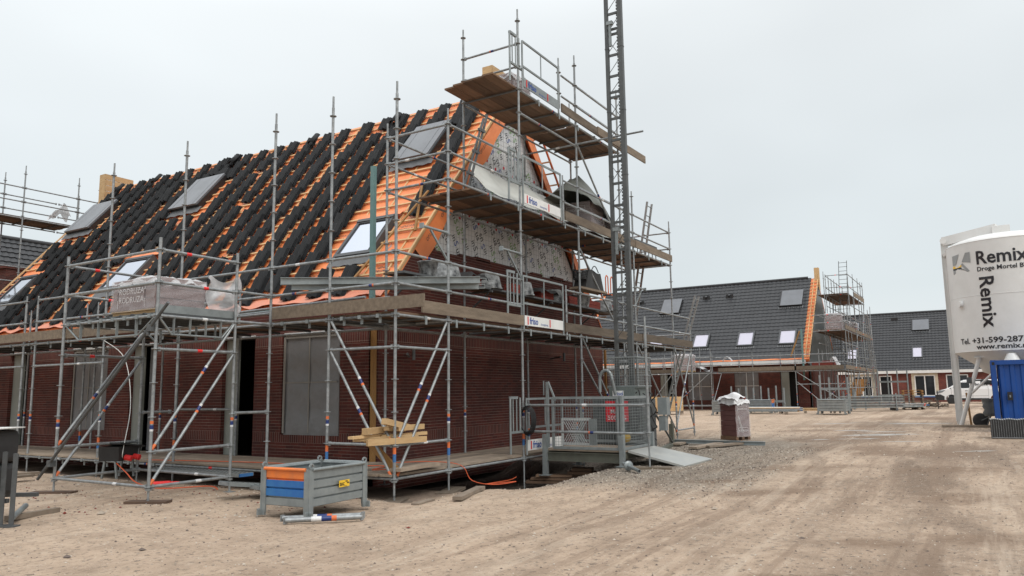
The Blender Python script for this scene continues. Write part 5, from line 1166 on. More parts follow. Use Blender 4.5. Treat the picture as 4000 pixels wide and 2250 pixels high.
for y0 in (7.2,8.9,14): 
    t=MB(); c=P2(y0-1.72,6.4,.06); t.box(c,(.1,.5,.35)); v_=t.build('roof_vent',black,H2); t=MB(); t.tube(c,c+Vector((-.1,0,.14)),.09,10); t.build('vent_cowl',tileF,v_)
t=MB(); 
for k in range(3): t.box((46.5+.15*k,1.35,9.1),(.07,.3,1.4))
t.box((46.65,1.22,8.8),(.42,.03,1.1)); tag(t.build('timber_formwork',pine),'brown upright boards at the right end of the far house ridge','timber panel')
t=MB(); t.box((41.1,1.6,3.6),(.1,.1,3.2)); tag(t.build('timber_prop',teal),'teal post standing at the right corner of the far house','post')
t=MB(); t.bar((41.0,2.3,3.5),(41.35,1.75,5.1),.06,.08); tag(t.build('timber_prop',pineO),'brown strut leaning against the teal post of the far house','post')
# house 3
E3x,E3z,R3x,R3z=70.7,2.98,75.95,8.78
H3=empty('terrace_house',(0,0,0),0,'farthest terrace house with white fascia and cream brick window surrounds','house')
L3=math.hypot(R3x-E3x,R3z-E3z); U3=Vector((R3x-E3x,0,R3z-E3z)).normalized(); N3=Vector((-U3.z,0,U3.x))
Y3=-17.; P3=lambda u,s,n: Vector((E3x,Y3+u,E3z))+U3*s+N3*n
t=MB(); tiled_slope(t,P3,27,L3,amp=.028,st=.04); t.build('tiled_roof',tileF,H3)
t=MB(); t.prism([(E3x+.02,Y3,E3z-.04),(R3x,Y3,R3z-.05),(2*R3x-E3x,Y3,E3z-.04),(2*R3x-E3x,Y3,E3z-.2),(E3x+.1,Y3,E3z-.2)],(0,27,0)); t.build('roof_deck',dark,H3)
t=MB(); t.tube((R3x,Y3,R3z+.02),(R3x,10,R3z+.02),.12,8); t.build('ridge_tiles',tileF,H3)
t=MB(); t.box((70.72,Y3+13.5,2.86),(.14,27,.26)); t.build('fascia_board',white,H3)
O3=[(-.7,.35,.1,2.55),(-4.28,-2.59,.62,2.55),(.98,2.7,.62,2.55),(-6.9,-5.16,.3,2.55)]
t=MB(); wallX(t,71,71.15,Y3,10,-.4,2.75,O3); t.box((76,Y3+.1,1.2),(10,.15,3.2)); t.box((76,9.95,1.2),(10,.15,3.2)); t.box((80.9,-3.5,1.2),(.15,27,3.2)); t.prism([(71,Y3+.05,2.7),(81,Y3+.05,2.7),(R3x,Y3+.05,R3z-.2)],(0,.1,0)); t.prism([(71,9.9,2.7),(81,9.9,2.7),(R3x,9.9,R3z-.2)],(0,.1,0)); t.build('front_wall',brickF,H3)
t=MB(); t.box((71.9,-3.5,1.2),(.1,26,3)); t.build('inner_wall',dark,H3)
for a,b,c,d,su in ((*O3[0],0),(*O3[1],1),(*O3[2],1),(*O3[3],0)):
    t=MB(); w_=.09
    for q in (a,b): t.box((71.02,q+(w_/2 if q==a else -w_/2),(c+d)/2),(.1,w_,d-c))
    t.box((71.02,(a+b)/2,d-w_/2),(.1,b-a-2*w_,w_)); t.box((71.02,(a+b)/2,c+w_/2),(.1,b-a-2*w_,w_)); 
    if su: t.box((71.02,(a+b)/2,(c+d)/2),(.1,.1,d-c-2*w_))
    f=t.build('window' if c>.3 else 'door_frame',white,H3); t=MB(); t.box((71.05,(a+b)/2,(c+d)/2),(.02,b-a-2*w_,d-c-2*w_)); t.build('pane',glassD,f)
    if su:
        t=MB(); 
        for q,s_ in ((a,-1),(b,1)): t.box((70.985,q+s_*.12,(c+d)/2),(.05,.24,d-c)); 
        t.box((70.985,(a+b)/2,d+.12),(.05,b-a+.48,.24)); t.build('brick_surround',brickY,H3)
        t=MB(); t.box((70.95,(a+b)/2,c-.06),(.1,b-a+.1,.09)); t.build('blue_sill',blueP,f)
t=MB(); t.tube((70.93,-2.05,0),(70.93,-2.05,2.7),.05,8); t.build('drainpipe',galv2,H3)
for y0,y1,k,s0,s1 in ((-3.4,-2.5,'g',1.55,2.95),(2.25,3.15,'g',1.55,2.95),(-4.0,-2.5,'h',5.2,6.6),(2.2,3.7,'h',5.2,6.6),(-9.5,-8.6,'g',1.55,2.95)): skyl(H3,P3,y0-Y3,y1-Y3,s0,s1,k)
t=MB(); c=P3(-1.0-Y3,6.9,.06); t.box(c,(.1,.6,.4)); t.build('roof_vent',black,H3)
# roof far left behind the first house
HL=empty('background_house',(0,0,0),0,'dark tiled roof of a house behind the left end of the nearest terrace','house')
PL=lambda u,s,n: Vector((-14+u,29.2+.62*s,4.55+.785*s))+Vector((0,-.785,.62))*n
t=MB(); tiled_slope(t,PL,30,6.2,amp=.03,st=.05); t.build('tiled_roof',tileF,HL)
t=MB(); t.tube((-14,33.05,9.45),(16,33.05,9.45),.12,8); t.build('ridge_tiles',tileF,HL)
t=MB(); t.prism([(-14,29.3,4.5),(-14,33.05,9.3),(-14,36.8,4.5)],(30,0,0)); t.box((1,33,2.1),(30,7,4.6)); t.build('house_body',brickM,HL)
t=MB(); t.box((5.75,24,3.2),(.85,.6,6.6)); t.box((5.7,24,6.53),(1.0,.7,.12)); tag(t.build('brick_pier',brickM),'dark red brick pier behind the left end of the orange roof','pier')
board((4.6,22.5,5.05),3.4,.06,.12,R(4),'pale timber rail behind the lower left roof edge',pine,cat='timber')
# scaffold round the far gable of the first house
BL=Scaf('grey tube scaffold with high plank lift behind the far left end of the roof',(3,20.2,0))
for x in (.5,2.9,4.1,5.96,6.75,9): 
    for y in (20.2,21.6):
        if x==5.96 and y==21.6: continue
        BL.std(x,y,0,9.6 if (y<21 or x<5) else 9.3,zr=.3,bands=False)
xs_=[.5,2.9,4.1,5.96,6.75]
for a,b in zip(xs_,xs_[1:]):
    for z in (8.3,8.8): BL.led((a,20.2,z),(b,20.2,z),band=.9)
    for z in (8.3,8.8): BL.led((a,21.6,z),(b,21.6,z),band=.9)
    BL.led((a,20.2,7.72),(b,20.2,7.72),band=.9); BL.led((a,21.6,7.72),(b,21.6,7.72),band=.9)
    BL.led((a,20.2,6.0),(b,20.2,6.0),band=.9); BL.led((a,20.2,5.5),(b,20.2,5.5),band=.9); BL.led((a,20.2,5.0),(b,20.2,5.0),band=.9)
for x in (1.4,2.4,3.4,4.4,5.4): BL.led((x,20.2,7.72),(x,21.6,7.72),band=.9,heads=False,name='transom')
BL.planks(.2,5.9,20.25,21.55,7.77,5)
t=MB(); t.grid(lambda u,v:Vector((5.2+.7*u,20.5+.3*v,7.85+.75*(1-abs(u-.6)*1.2)*(1-.5*v)+.08*math.sin(u*11+v*7))),10,8); tag(t.build('rumpled_film',filmW),'crumpled white film on the lift beside the far left hood','plastic film')
# ---------------- scaffold of the second house
C2=Scaf('scaffold wrapping the front and gable of the far dark roofed house',(41,3,.2))
D2z=2.55
FYs=[-.95,.47,1.86,4.43,7.0,7.8,10.2,12.6,15,17]
for y in FYs: C2.std(39.9,y,.2,3.85 if y!=7.8 else 4.25,zr=.55,bands=True)
for y in (.47,3,5.6,8.2,10.8): C2.std(41.2,y,.2,3.8,zr=.55,bands=False)
for a,b in zip(FYs,FYs[1:]):
    for z in (2.55,3.05,3.55): C2.led((39.9,a,z),(39.9,b,z))
    C2.led((39.9,a,.5),(39.9,b,.5),band=.9) if b>7 else None
C2.planks(40,41.3,-.9,5,2.6,4,'y',woodT); C2.planks(40,41.3,5.05,11,2.6,4,'y',woodT); C2.planks(40,41.3,11.05,17,2.6,4,'y',woodT)
C2.toe((39.84,-.9,2.74),(39.84,1.9,2.74),h=.24); C2.toe((39.84,1.8,2.74),(39.84,6.6,2.74),h=.24); C2.toe((39.84,8.5,2.74),(39.84,17,2.74),h=.24)
GX2=[39.9,42.4,43.8,46.2,48.6,51.2,54,56.2]
for x in GX2:
    zt=4.0 if x in(39.9,56.2) else (9.1 if 43<x<52 else 6.7)
    C2.std(x,-.95,.2,zt,zr=.55,bands=False)
    if x>41: C2.std(x,.4,.2,zt-.2,zr=.55,bands=False)
for a,b in zip(GX2,GX2[1:]):
    for z in (2.55,3.05,3.55): C2.led((a,-.95,z),(b,-.95,z))
    if a>=41 or 1:
        for z in (5.0,5.5,6.0): C2.led((a,-.95,z),(b,-.95,z)) if b<55 else None; 
        C2.led((a,.4,5.0),(b,.4,5.0),band=.9)
        C2.led((a,.4,5.9),(b,.4,5.9),band=.9)
    if 43<a<50:
        for z in (7.5,8.0,8.8): C2.led((a,-.95,z),(b,-.95,z)); C2.led((a,.4,z),(b,.4,z),band=.9)
for x in (43.8,51.2):
    for z in (7.5,8.0,8.8): C2.led((x,-.95,z),(x,.4,z),band=.5)
for x in (41.0,54):
    for z in (5.0,5.5,6.0): C2.led((x,-1.0,z),(x,.9,z),band=.5)
C2.planks(40.0,48,-.9,.35,2.6,4,'x',woodT); C2.planks(48.05,56,-.9,.35,2.6,4,'x',woodT)
C2.planks(41.0,47.5,-.9,.9,5.05,5,'x'); C2.planks(47.55,54,-.9,.9,5.05,5,'x'); C2.planks(43.6,51.2,-.9,.9,7.55,5,'x')
C2.toe((41.0,-1.0,5.2),(54,-1.0,5.2),h=.24); C2.toe((40,-1.0,2.74),(56,-1.0,2.74),h=.24); C2.toe((46,-1.0,7.7),(51.2,-1.0,7.75),h=.3)
C2.brace((39.9,-.9,.6),(39.9,1.8,2.5)); C2.brace((39.9,.4,.6),(39.9,1.8,1.9)); C2.brace((39.9,-.9,1.9),(39.9,.4,.6))
for a,b in (((42.4,-.95,.5),(46.2,-.95,2.5)),((51.2,-.95,.5),(48.6,-.95,2.5)),((52,-1.1,.3),(50.8,-1.1,5)),((50,-1.1,.3),(49,-1.1,3.4))): C2.brace(a,b)
for x in (41.2,43.1,45,47.4,50,52.6,55.2):
    C2.std(x,-.95 if x in (41.2,50,55.2) else .4,.2,6.3 if x in(41.2,52.6,55.2) else 9.0,zr=.55,bands=False)
for a,b in zip(GX2,GX2[1:]):
    for z in (1.5,4.2,6.8):
        if z<6 or 43<a<52: C2.led((a,-.95,z),(b,-.95,z),band=.9); C2.led((a,.4,z),(b,.4,z),band=.9)
for x0,x1,z0,z1 in ((53.5,51.5,.3,6.8),(54.2,52.6,.3,7.2),(49.5,49.0,.3,5.5),(46,45.2,2.7,7.4),(53.8,54.4,5,7.6),(44,46.1,2.7,5),(48.8,51,5.1,7.5)): C2.brace((x0,-1.05,z0),(x1,-1.02,z1))
C2.led((39.9,-.95,1.75),(39.9,1.86,1.75)); C2.led((39.9,-.95,1.75),(42.4,-.95,1.75))
# loading tower of second house
T2=Scaf('smaller loading tower in front of the far house carrying a wrapped pack',(38.5,7.5,.2))
for x in (37.6,):
    for y in (6.4,8.9,10.6): T2.std(x,y,.2,4.0,zr=.5,bands=True)
for z in (.5,2.5,3.0,3.5): T2.led((37.6,6.4,z),(37.6,8.9,z)); T2.led((37.6,6.4,z),(39.9,6.4,z)); T2.led((37.6,8.9,z),(39.9,8.9,z)); T2.led((37.6,8.9,z),(37.6,10.6,z))
T2.brace((37.6,6.4,.5),(39.8,6.4,2.5)); T2.brace((37.6,8.9,.5),(37.6,6.5,2.5)); T2.brace((37.6,8.9,2.5),(37.6,10.5,.5))
T2.planks(37.6,39.8,6.45,8.85,2.58,6,'x',galv2)
brickpack((38.4,8.35,2.6),0,.9,1.15,1.0,'wrapped brick pack standing on the far loading tower',seed=21)
t=MB(); t.grid(lambda u,v:Vector((37.9+.3*v,7.55-.9*u,2.62+.55*(1-u)*(1-.4*v)+.1*math.sin(u*9+v*5))),10,8); tag(t.build('rumpled_film',filmW),'white crumpled film beside the pack on the far loading tower','plastic film')
t=MB(); t.grid(lambda u,v:Vector((39.95+.3*v,6.35-.6*u,3.3+.25*math.sin(3.14*u)+.05*math.sin(v*9))),10,6); tag(t.build('rumpled_film',filmW),'small white film bundle on the far house gutter rail','plastic film')
t=MB(); t.grid(lambda u,v:Vector((40.5+.5*v+.1*noise.noise(Vector((u*6,v*6,3))),.7-1.3*u,2.75+.55*v*(1-v)+.35*noise.noise(Vector((u*4+3,v*3,1)))+.5*smooth(.5,.7,u)*(1-smooth(.75,1,u)))),24,14); tag(t.build('rumpled_film',filmW),'white film draped over red bricks at the far scaffold corner','plastic film')
t=MB(); t.box((41.2,.4,2.85),(1.4,1.2,.5)); 
for k in range(5): t.box((41.0+.2*k,.2,3.13),(.18,.5,.08))
tag(t.build('brick_heap',brickRed),'red brick heap under film at the far scaffold corner','brick pile')
brickpack((43.2,-.05,5.07),0,1.1,.9,1.0,'brick pack nearest the viewer on the far middle lift',seed=22); brickpack((46.5,-.1,5.07),0,1.1,.9,.75,'second brick pack along the far middle lift',seed=23,words=False); brickpack((50,-.1,5.07),0,1.1,.9,.9,'third brick pack near the right end of the far middle lift',seed=24,words=False)
ladder((44.3,.3,2.7),(44.6,.1,7.3),-Y_,'ladder between the low and middle lifts of the far scaffold',w_=.45,m=galv2); ladder((45.2,-.1,5.1),(45.2,-.3,9.9),-Y_,'ladder topping out above the highest far lift',w_=.5,m=galv2); ladder((48,.1,.3),(48.4,.1,5),-Y_,'ladder standing under the far middle lift',w_=.45,m=galv2)
# ---------------- yard things between the houses
def rack(loc,rz,L,n,h,label,rows=1):
    e=empty('post_rack',loc,rz,label,'rack')
    for r_ in range(rows):
        t=MB(); t.box((0,0,h*.45+r_*h*.6),(L,.07,.12)); t.build('rail',galvL,e)
    for i in range(n):
        t=MB(); x=-L/2+L*i/(n-1); t.tube((x,0,0),(x,0,h+.0*i+(rows-1)*h*.55+.12*(i%2)),.045,8); t.lathe([(.06,0),(.06,.05)],(x,0,h*.35),8); t.build('post',galvL if i%3 else redS if 0 else galvL,e)
    return e
rack((35,3.05,.2),R(90),2.9,8,1.35,'long rack of grey upright props in front of the far house window')
rack((34.0,-1.15,.2),R(90),1.35,4,1.2,'two tier grey rack behind the bin at the far house corner',2)
rack((52,-2.4,.2),R(90),1.9,4,1.6,'two tier grey rack in front of the dark doorway',2)
rack((41,-1.2,.2),R(90),1.2,3,1.1,'short grey rack beside the far scaffold base')
b0=stillage(1.3,.95,.72,(31.2,2.95,.2),R(93),'far grey bin with red and blue end left of the lone brick pack',group=None)
stillage(1.3,.95,.72,(34.4,2.0,.2),R(92),'far bin with orange panel just behind the lone brick pack')
stillage(1.2,1.3,.75,(31.8,-1.95,.2),R(0),'grey corrugated bin in front of the far house corner',paint=False)
# crate
e=empty('wooden_crate',(31.2,7.0,.2),R(4),'pale plywood crate on a pallet behind the ladder tower','crate')
t=MB(); 
for i in range(3): t.box((0,-.7+.7*i,.08),(1.0,.12,.12))
t.box((0,0,.16),(1.1,1.6,.03)); t.build('pallet',woodD,e)
t=MB(); 
for i in range(4): t.box((-.5,0,.28+.19*i),(.02,1.5,.18)); t.box((.5,0,.28+.19*i),(.02,1.5,.18))
for i in range(4): t.box((0,-.75,.28+.19*i),(1.0,.02,.18)); t.box((0,.75,.28+.19*i),(1.0,.02,.18))
t.build('side_boards',pine,e); t=MB(); t.box((-.52,-.72,.57),(.02,.08,.78)); t.box((-.52,0,.57),(.02,.08,.78)); t.box((-.52,.72,.57),(.02,.08,.78)); t.build('batten',pine,e)
# tube bundles
def bundle(loc,rz,L,n,label,ms,r=.03,rows=3,name='tube_bundle'):
    e=empty(name,loc,rz,label,'tube bundle'); 
    for k in range(n):
        t=MB(); y=(k%(n//rows+1))*.075; z=.16+(k//(n//rows+1))*.08; dx=random.uniform(-.25,.25); m=ms[k%len(ms)]; t.tube((-L/2+dx,y,z),(L/2+dx,y,z),r,7); t.build('tube',m,e)
    for s in (-1,1): t=MB(); t.box((s*L*.3,.25,.06),(.1,.7,.1)); t.build('bearer',woodD,e)
    return e
bundle((32.6,2.6,.2),R(-88),4.2,18,'long tube bundle with white and blue marks in front of the far wall',[galvL,galvL,white,galvL,blueP,galvL])
bundle((31.6,1.9,.2),R(-86),3.4,8,'lower bundle of tubes and timbers nearest the yard',[galvL,orangeP,pine,galvL])
bundle((33.8,-.4,.2),R(-84),2.4,6,'pale timber bundle left of the corner bin',[pine,woodD,pine],name='timber_bundle')
e=empty('deck_stack',(38.2,-2.35,.2),R(-62),'big stack of grey steel decks lying right of the far scaffold foot','deck stack')
for k in range(9): t=MB(); t.box((random.uniform(-.08,.08),0,.2+.075*k),(3.4,.62,.05)); t.build('steel_deck',galv2 if k%2 else galvL,e)
for s in (-1.2,1.3): t=MB(); t.box((s,0,.08),(.12,.8,.14)); t.build('bearer',galv2,e); t=MB(); t.box((s,-.36,.5),(.05,.04,.95)); t.build('upright',galvL,e)
bundle((40.8,-4.0,.2),R(-66),2.2,14,'tube bundle with red and blue marks right of the steel deck stack',[galvL,redS,galvL,blueP,galvL])
e=empty('pallet_stack',(41.9,-4.25,.18),R(8),'stack of empty wooden pallets in front of the farthest house','pallet stack')
for k in range(8):
    t=MB(); z=.145*k
    for i in (-1,0,1): t.box((0,.5*i,z+.05),(1.2,.1,.09))
    for i in range(5): t.box((-.5+.25*i,0,z+.11),(.12,1.0,.022))
    t.build('pallet',woodT if k<6 else pineO,e)
t=MB(); 
for k in range(60):
    a=random.random()*6.28; x=44.2+random.gauss(0,.45); y=-5.1+random.gauss(0,.4); z=.3+random.random()*.5*math.exp(-((x-44.2)**2+(y+5.1)**2)*2); d=Vector((math.cos(a),math.sin(a),random.uniform(-.4,.4)))*.22; t.bar(Vector((x,y,z))-d,Vector((x,y,z))+d,.07,.04)
tag(t.build('wood_scrap_heap',woodT),'heap of broken wood scraps beside the pallet stack','wood heap',kind='stuff')
board((43.2,-5.5,.7),.05,.05,1.1,0,'dark stake with yellow strap at the right end of the scrap heap',black,cat='stake')
for k in range(7):
    t=MB(); a=random.uniform(-.5,.5); c=Vector((60+.1*k,1.35-.1*k,.6+.24*k)); t.box(c,(.12,1.1,.3),rot=a); tag(t.build('board_piece',pineO),['lowest','second lowest','third','middle','third highest','second highest','topmost'][k]+' brown board leaning in the pile before the cream framed window','timber','brown boards piled before the far window')
# ---------------- silo
SX,SY,SR=20.8,-8.85,1.8
e=empty('mortar_silo',(SX,SY,.15),0,'tall white mortar silo with black lettering at the right edge','silo')
def sp(name,t,m,par=None):
    o=t.build(name,m,par or e); 
    if par is None: o.location=-Vector((SX,SY,.15))
    return o
t=MB(); pr=[(.16,1.35),(.5,1.75),(1.05,1.98),(1.07,2.1),(1.8,2.62)]
t.lathe([(.0,1.34)]+pr,(SX,SY,0),72); t.lathe([(1.8,2.62),(1.8,6.15)],(SX,SY,0),72); t.lathe([(1.8,6.15),(1.77,6.2),(1.6,6.29),(1.2,6.42),(.7,6.5),(0,6.53)],(SX,SY,0),72); sp('tank',t,siloW)
for z in (2.62,4.4,6.15):
    t=MB(); t.lathe([(1.795,z-.012),(1.808,z-.005),(1.808,z+.005),(1.795,z+.012)],(SX,SY,0),72); sp('weld_seam',t,siloW)
vdir=(Vector((CP.x,CP.y,0))-Vector((SX,SY,0))).normalized(); a0=math.atan2(vdir.y,vdir.x)
def cyl(mb,txt,s0,z0,size,mi=0,vert=False,sx=1,bold=.02,R_=SR+.012):
    vs,fs,wd=glyphs(txt,0,bold); out=[]
    for x,y,_ in vs:
        if vert: s,z=s0+y*size,z0-x*size*sx
        else: s,z=s0+x*size*sx,z0+y*size
        a=a0+s/SR; out.append((SX+R_*math.cos(a),SY+R_*math.sin(a),z))
    mb.add(out,fs,mi)
# viewer's right is increasing angle
t=MB(); 
for tx_,s0_,z0_,sz_,ve_,W_ in (('Remix',-.94,5.39,.6,False,1.46),('Droge Mortel BV',-.92,5.16,.2,False,1.42),('Remix',-.87,5.0,.6,True,1.66),('Tel. +31-599-287350',-1.83,2.87,.25,False,2.42),('www.remix.nl',-1.17,2.68,.22,False,1.47)):
    t=MB(); cyl(t,tx_,s0_,z0_,sz_,vert=ve_,sx=W_/(glyphs(tx_,0,.02)[2]*sz_),bold=.02); sp('lettering',t,siloBk)
def cpoly(mb,pts,mi):
    n=6; P_=[]
    for (x,y) in pts: a=a0+x/SR; P_.append((SX+(SR+.012)*math.cos(a),SY+(SR+.012)*math.sin(a),y))
    mb.add(P_,[tuple(range(len(P_)))],mi)
t=MB(); x0,z0=-1.9,5.2; s=.63
for pts,mi in (([(0,.45),(.22,.48),(.42,1.0),(0,.97)],0),([(.55,.55),(.95,.45),(.95,1.0),(.75,1.0)],0),([(0,.3),(.45,.3),(.6,.42),(0,.42)],1),([(0,.2),(.55,.2),(.48,.3),(0,.3)],2),([(0,0),(.85,0),(.6,.2),(0,.2)],0),([(.58,.5),(.9,.02),(.78,.02),(.5,.42)],0)): cpoly(t,[(x0+a*s*1.32,z0+b*s) for a,b in pts],mi)
sp('emblem',t,[grayL,yel,siloBk])
q=Matrix.Rotation(a0-.95+0,3,'Z')
def onc(ang,z,r=SR): return Vector((SX+r*math.cos(a0+ang),SY+r*math.sin(a0+ang),z))
t=MB(); c=onc(-.9,4.17); n_=(c-Vector((SX,SY,4.1))).normalized(); t.box(c,(.02,.24,.3),rot=a0-.9); t.tube(c,c+n_*.12,.1,14); sp('hatch_knob',t,siloW)
# legs with sleeves, struts
for k,(fx,fy,ax_,ay) in enumerate(((20.28,-7.05,19.75,-7.75),(20.2,-10.3,19.75,-9.7),(22.4,-8.9,21.9,-8.85))):
    t=MB(); t.tube((fx,fy,.2),(ax_,ay,2.45),.065,14); t.box((ax_,ay,2.44),(.3,.3,.03)); t.box((fx,fy,.17),(.4,.3,.04),rot=-.3); sp('leg',t,siloW)
t=MB(); t.tube((20.0,-7.45,1.3),(19.3,-8.5,2.35),.04,10); t.lathe([(.22,0),(.12,.22)],(19.15,-8.6,2.3),12); t.tube((20.0,-9.9,1.3),(19.3,-8.7,2.35),.04,10); sp('strut',t,siloW)
t=MB(); t.box((21.0,-7.03,3.35),(.2,.2,6.2)); t.box((20.89,-7.03,3.1),(.02,.09,4.8)); t.box((20.98,-6.92,3.4),(.24,.02,6.1)); sp('skid_rail',t,siloW)
t=MB(); t.bar((21.0,-7.0,6.5),(20.6,-8.6,6.72),.3,.3); t.tube((20.7,-7.0,6.5),(20.72,-7.0,6.5),.1,14); t.box((20.6,-8.7,6.6),(.5,.5,.35)); t.bar((21,-7,6.0),(20.9,-7.3,6.2),.3,.1); sp('top_frame',t,siloW)
t=MB(); t.path([Vector((20.75,-7.15,5.6)),Vector((20.68,-7.2,5.7)),Vector((20.66,-7.12,5.7)),Vector((20.7,-7.1,4.0)),Vector((20.7,-7.1,2.5))],.018,6); sp('cable_conduit',t,siloW)
t=MB(); t.tube((19.9,-7.35,1.7),(19.9,-7.8,1.7),.025,8); t.tube((19.9,-7.75,1.66),(20.4,-8.4,1.55),.08,10); t.box((19.95,-7.4,1.7),(.15,.15,.2)); sp('valve',t,galv2)
t=MB(); t.box((21,-8.6,.2),(3.0,.2,.06)); t.box((20.3,-8.6,.19),(.3,3.4,.06)); sp('base_frame',t,siloW)
board((20.1,-7.35,gz(20.1,-7.35)+.03),.3,1.7,.06,R(5),'timber pad under the left foot of the silo',woodD,cat='timber')
# container
e=empty('site_container',(17.3,-8.06,.2),R(0),'blue corrugated steel container cut by the right picture edge','container')
t=MB(); W=2.4; Dp=1.35; Hh=2.06
def cor(o,u,n,Wd):
    pts=[]; x=.12
    while x<Wd-.12: pts+= [(x,0),(x+.03,.03),(x+.12,.03),(x+.15,0),(x+.24,0)]; x+=.26
    for (a,d1),(b,d2) in zip(pts,pts[1:]): 
        A=o+u*a+n*(d1-.03); B=o+u*b+n*(d2-.03)
        if b>a: t.add([A+Z_*.1,B+Z_*.1,B+Z_*(Hh-.14),A+Z_*(Hh-.14)],[(0,1,2,3)])
cor(Vector((0,0,0)),-Y_,-X_,W); cor(Vector((0,0,0)),X_,Y_,Dp); t.build('corrugated_wall',contB,e)
t=MB(); t.box((Dp/2+.05,-W/2-.03,Hh/2),(Dp-.02,W-.14,Hh-.1)); t.build('body',contB,e)
for x in (0,Dp):
    for y in (-.0,-W): t=MB(); t.box((x,y,Hh/2),(.13,.13,Hh)); t.build('corner_post',contB,e); t=MB(); t.box((x-.067,y,Hh-.1),(.004,.07,.09)); t.build('corner_casting_hole',dark,e)
t=MB(); t.box((-.0,-W/2,Hh-.07),(.1,W-.13,.13)); t.box((0,-W/2,.07),(.1,W-.13,.13)); t.box((Dp/2,0,Hh-.07),(Dp-.13,.1,.13)); t.build('frame_rail',contB,e)
t=MB(); t.box((-.06,-.34,1.02),(.06,.13,.24)); l_=t.build('lock_box',siloBk,e); t=MB(); t.tube((-.1,-.34,.98),(-.1,-.34,1.05),.02,8); t.build('padlock',galvL,l_)
# ribbed roll stack
e=empty('ribbed_panel_pack',(14.6,-7.83,gz(14.6,-8.5)),R(0),'black ribbed plastic panels packed on edge in front of the blue container','panel pack')
for i in range(34):
    t=MB(); y=-.02-.052*i; t.box((.0,y,.235),(.62,.05,.47+.01*math.sin(i))); t.build('ribbed_panel',blackR,e)
t=MB(); 
for i in range(34):
    y=-.02-.052*i; t.box((0,y+.008,.478+.01*math.sin(i)),(.64,.036,.012)); t.box((-.314,y,.24),(.006,.007,.45))
t.box((-.32,-.9,.02),(.01,1.8,.02)); t.build('dusty_edges',mat('dusty pale edge',(.3,.31,.32),.8,0,(.16,.165,.17),9,.8),e)
# wheelbarrow and mixer
e=empty('wheelbarrow',(20.3,-7.62,.17),R(-80),'dirty grey mortar barrow with rubber wheel under the silo','wheelbarrow')
t=MB(); ax=Matrix.Rotation(R(90),3,'X'); t.lathe([(.11,-.05),(.2,-.05),(.235,-.02),(.235,.02),(.2,.05),(.11,.05)],(0,.0,.235),22,axis=ax); w_=t.build('wheel',blackR,e); t=MB(); t.lathe([(0,-.03),(.11,-.04),(.11,.04),(0,.03)],(0,0,.235),16,axis=ax); t.build('rim',galv2,w_)
t=MB(); 
for q in (-.2,.2): t.path([Vector((0,q*.5,.235)),Vector((.35,q,.42)),Vector((.95,q*1.3,.5)),Vector((1.4,q*1.4,.72))],.02,6); t.path([Vector((.1,q,.0)),Vector((.3,q,.5)),Vector((.55,q,.98)),Vector((.75,q,1.12))],.02,6); t.path([Vector((.95,q*1.2,.5)),Vector((1.0,q*1.2,.0))],.018,6)
t.build('frame',galv2,e)
t=MB(); t.prism([(.2,-.28,.42),(.1,-.32,.92),(.95,-.32,.98),(.8,-.28,.4)],(0,.56,0)); t.build('tray',mat('mortar caked steel',(.2,.205,.2),.7,.2,(.34,.345,.34),7,.8,.2,30),e)
e=empty('mortar_pump',(19.6,-8.3,.17),0,'mortar caked grey mixing pump between silo leg and blue container','pump')
t=MB(); t.box((.1,-.05,.55),(.5,.35,.75)); t.build('body',mat('caked grey machine',(.2,.2,.19),.8,0,(.12,.12,.115),6,.9,.3,30),e); t=MB(); t.lathe([(.14,.4),(.2,.5),(.14,.6),(.2,.7),(.14,.8),(.2,.9),(.2,.95)],(-.1,.42,0),14); t.build('bellows',galv2,e)
t=MB(); 
for k in range(6): t.box((.05+.06*random.random(),-.15+.07*k,1.0+.1*random.random()),(.09,.06,.18),rot=random.random())
t.build('motor_parts',galv2,e)
t=MB(); t.bar((20.4,-7.35,.1),(20.35,-7.28,1.3),.06,.05); tag(t.build('timber_stake',pineO),'brown timber stake standing behind the silo leg','stake')
# ---------------- van
e=empty('delivery_van',(61.5,-4.65,.05),R(-90),'white delivery van with black bumper parked behind the silo','van')  # local +x = rearwards
prof=[(0.02,.42),(.0,.75),(.06,.98),(.25,1.12),(.75,1.24),(1.0,1.36),(1.75,1.82),(2.0,1.92),(2.6,1.96),(4.9,1.94),(5.08,1.8),(5.15,1.1),(5.15,.42),(4.55,.4),(4.5,.6),(4.35,.76),(4.1,.8),(3.85,.74),(3.7,.58),(3.66,.4),(1.55,.4),(1.5,.58),(1.35,.74),(1.1,.8),(.86,.74),(.7,.58),(.66,.4)]
vanW=mat('white van paint',(.8,.8,.8),.25)
t=MB(); W=1.9
TOPP=[(0,.75),(.06,.98),(.25,1.12),(.75,1.24),(1.0,1.36),(1.75,1.82),(2.0,1.92),(2.6,1.96),(4.9,1.94),(5.08,1.8),(5.15,1.1)]
def vtop(x):
    for p,q in zip(TOPP,TOPP[1:]):
        if x<=q[0]: return p[1]+(q[1]-p[1])*(x-p[0])/(q[0]-p[0])
    return 1.1
def vbot(x):
    for c in (1.1,4.1):
        if abs(x-c)<.42: return .38+math.sqrt(max(0,.42**2-(x-c)**2))
    return .4
xs2=sorted(set([p[0] for p in TOPP]+[.68+.07*i for i in range(13)]+[3.68+.07*i for i in range(13)]+[.0,.4,1.3,1.6,2.3,3,3.4,4.6]))
def sec(x):
    zt_,zb_=vtop(x),vbot(x); zm=min(1.2,zt_-.01); iw=W/2-.13*smooth(1.2,1.95,zt_)
    return [(x,-W/2,zb_),(x,-W/2,zm),(x,-iw,zt_-.04),(x,-iw+.12,zt_),(x,iw-.12,zt_),(x,iw,zt_-.04),(x,W/2,zm),(x,W/2,zb_)]
S_=[sec(x) for x in xs2]; t.v=[p for q in S_ for p in q]
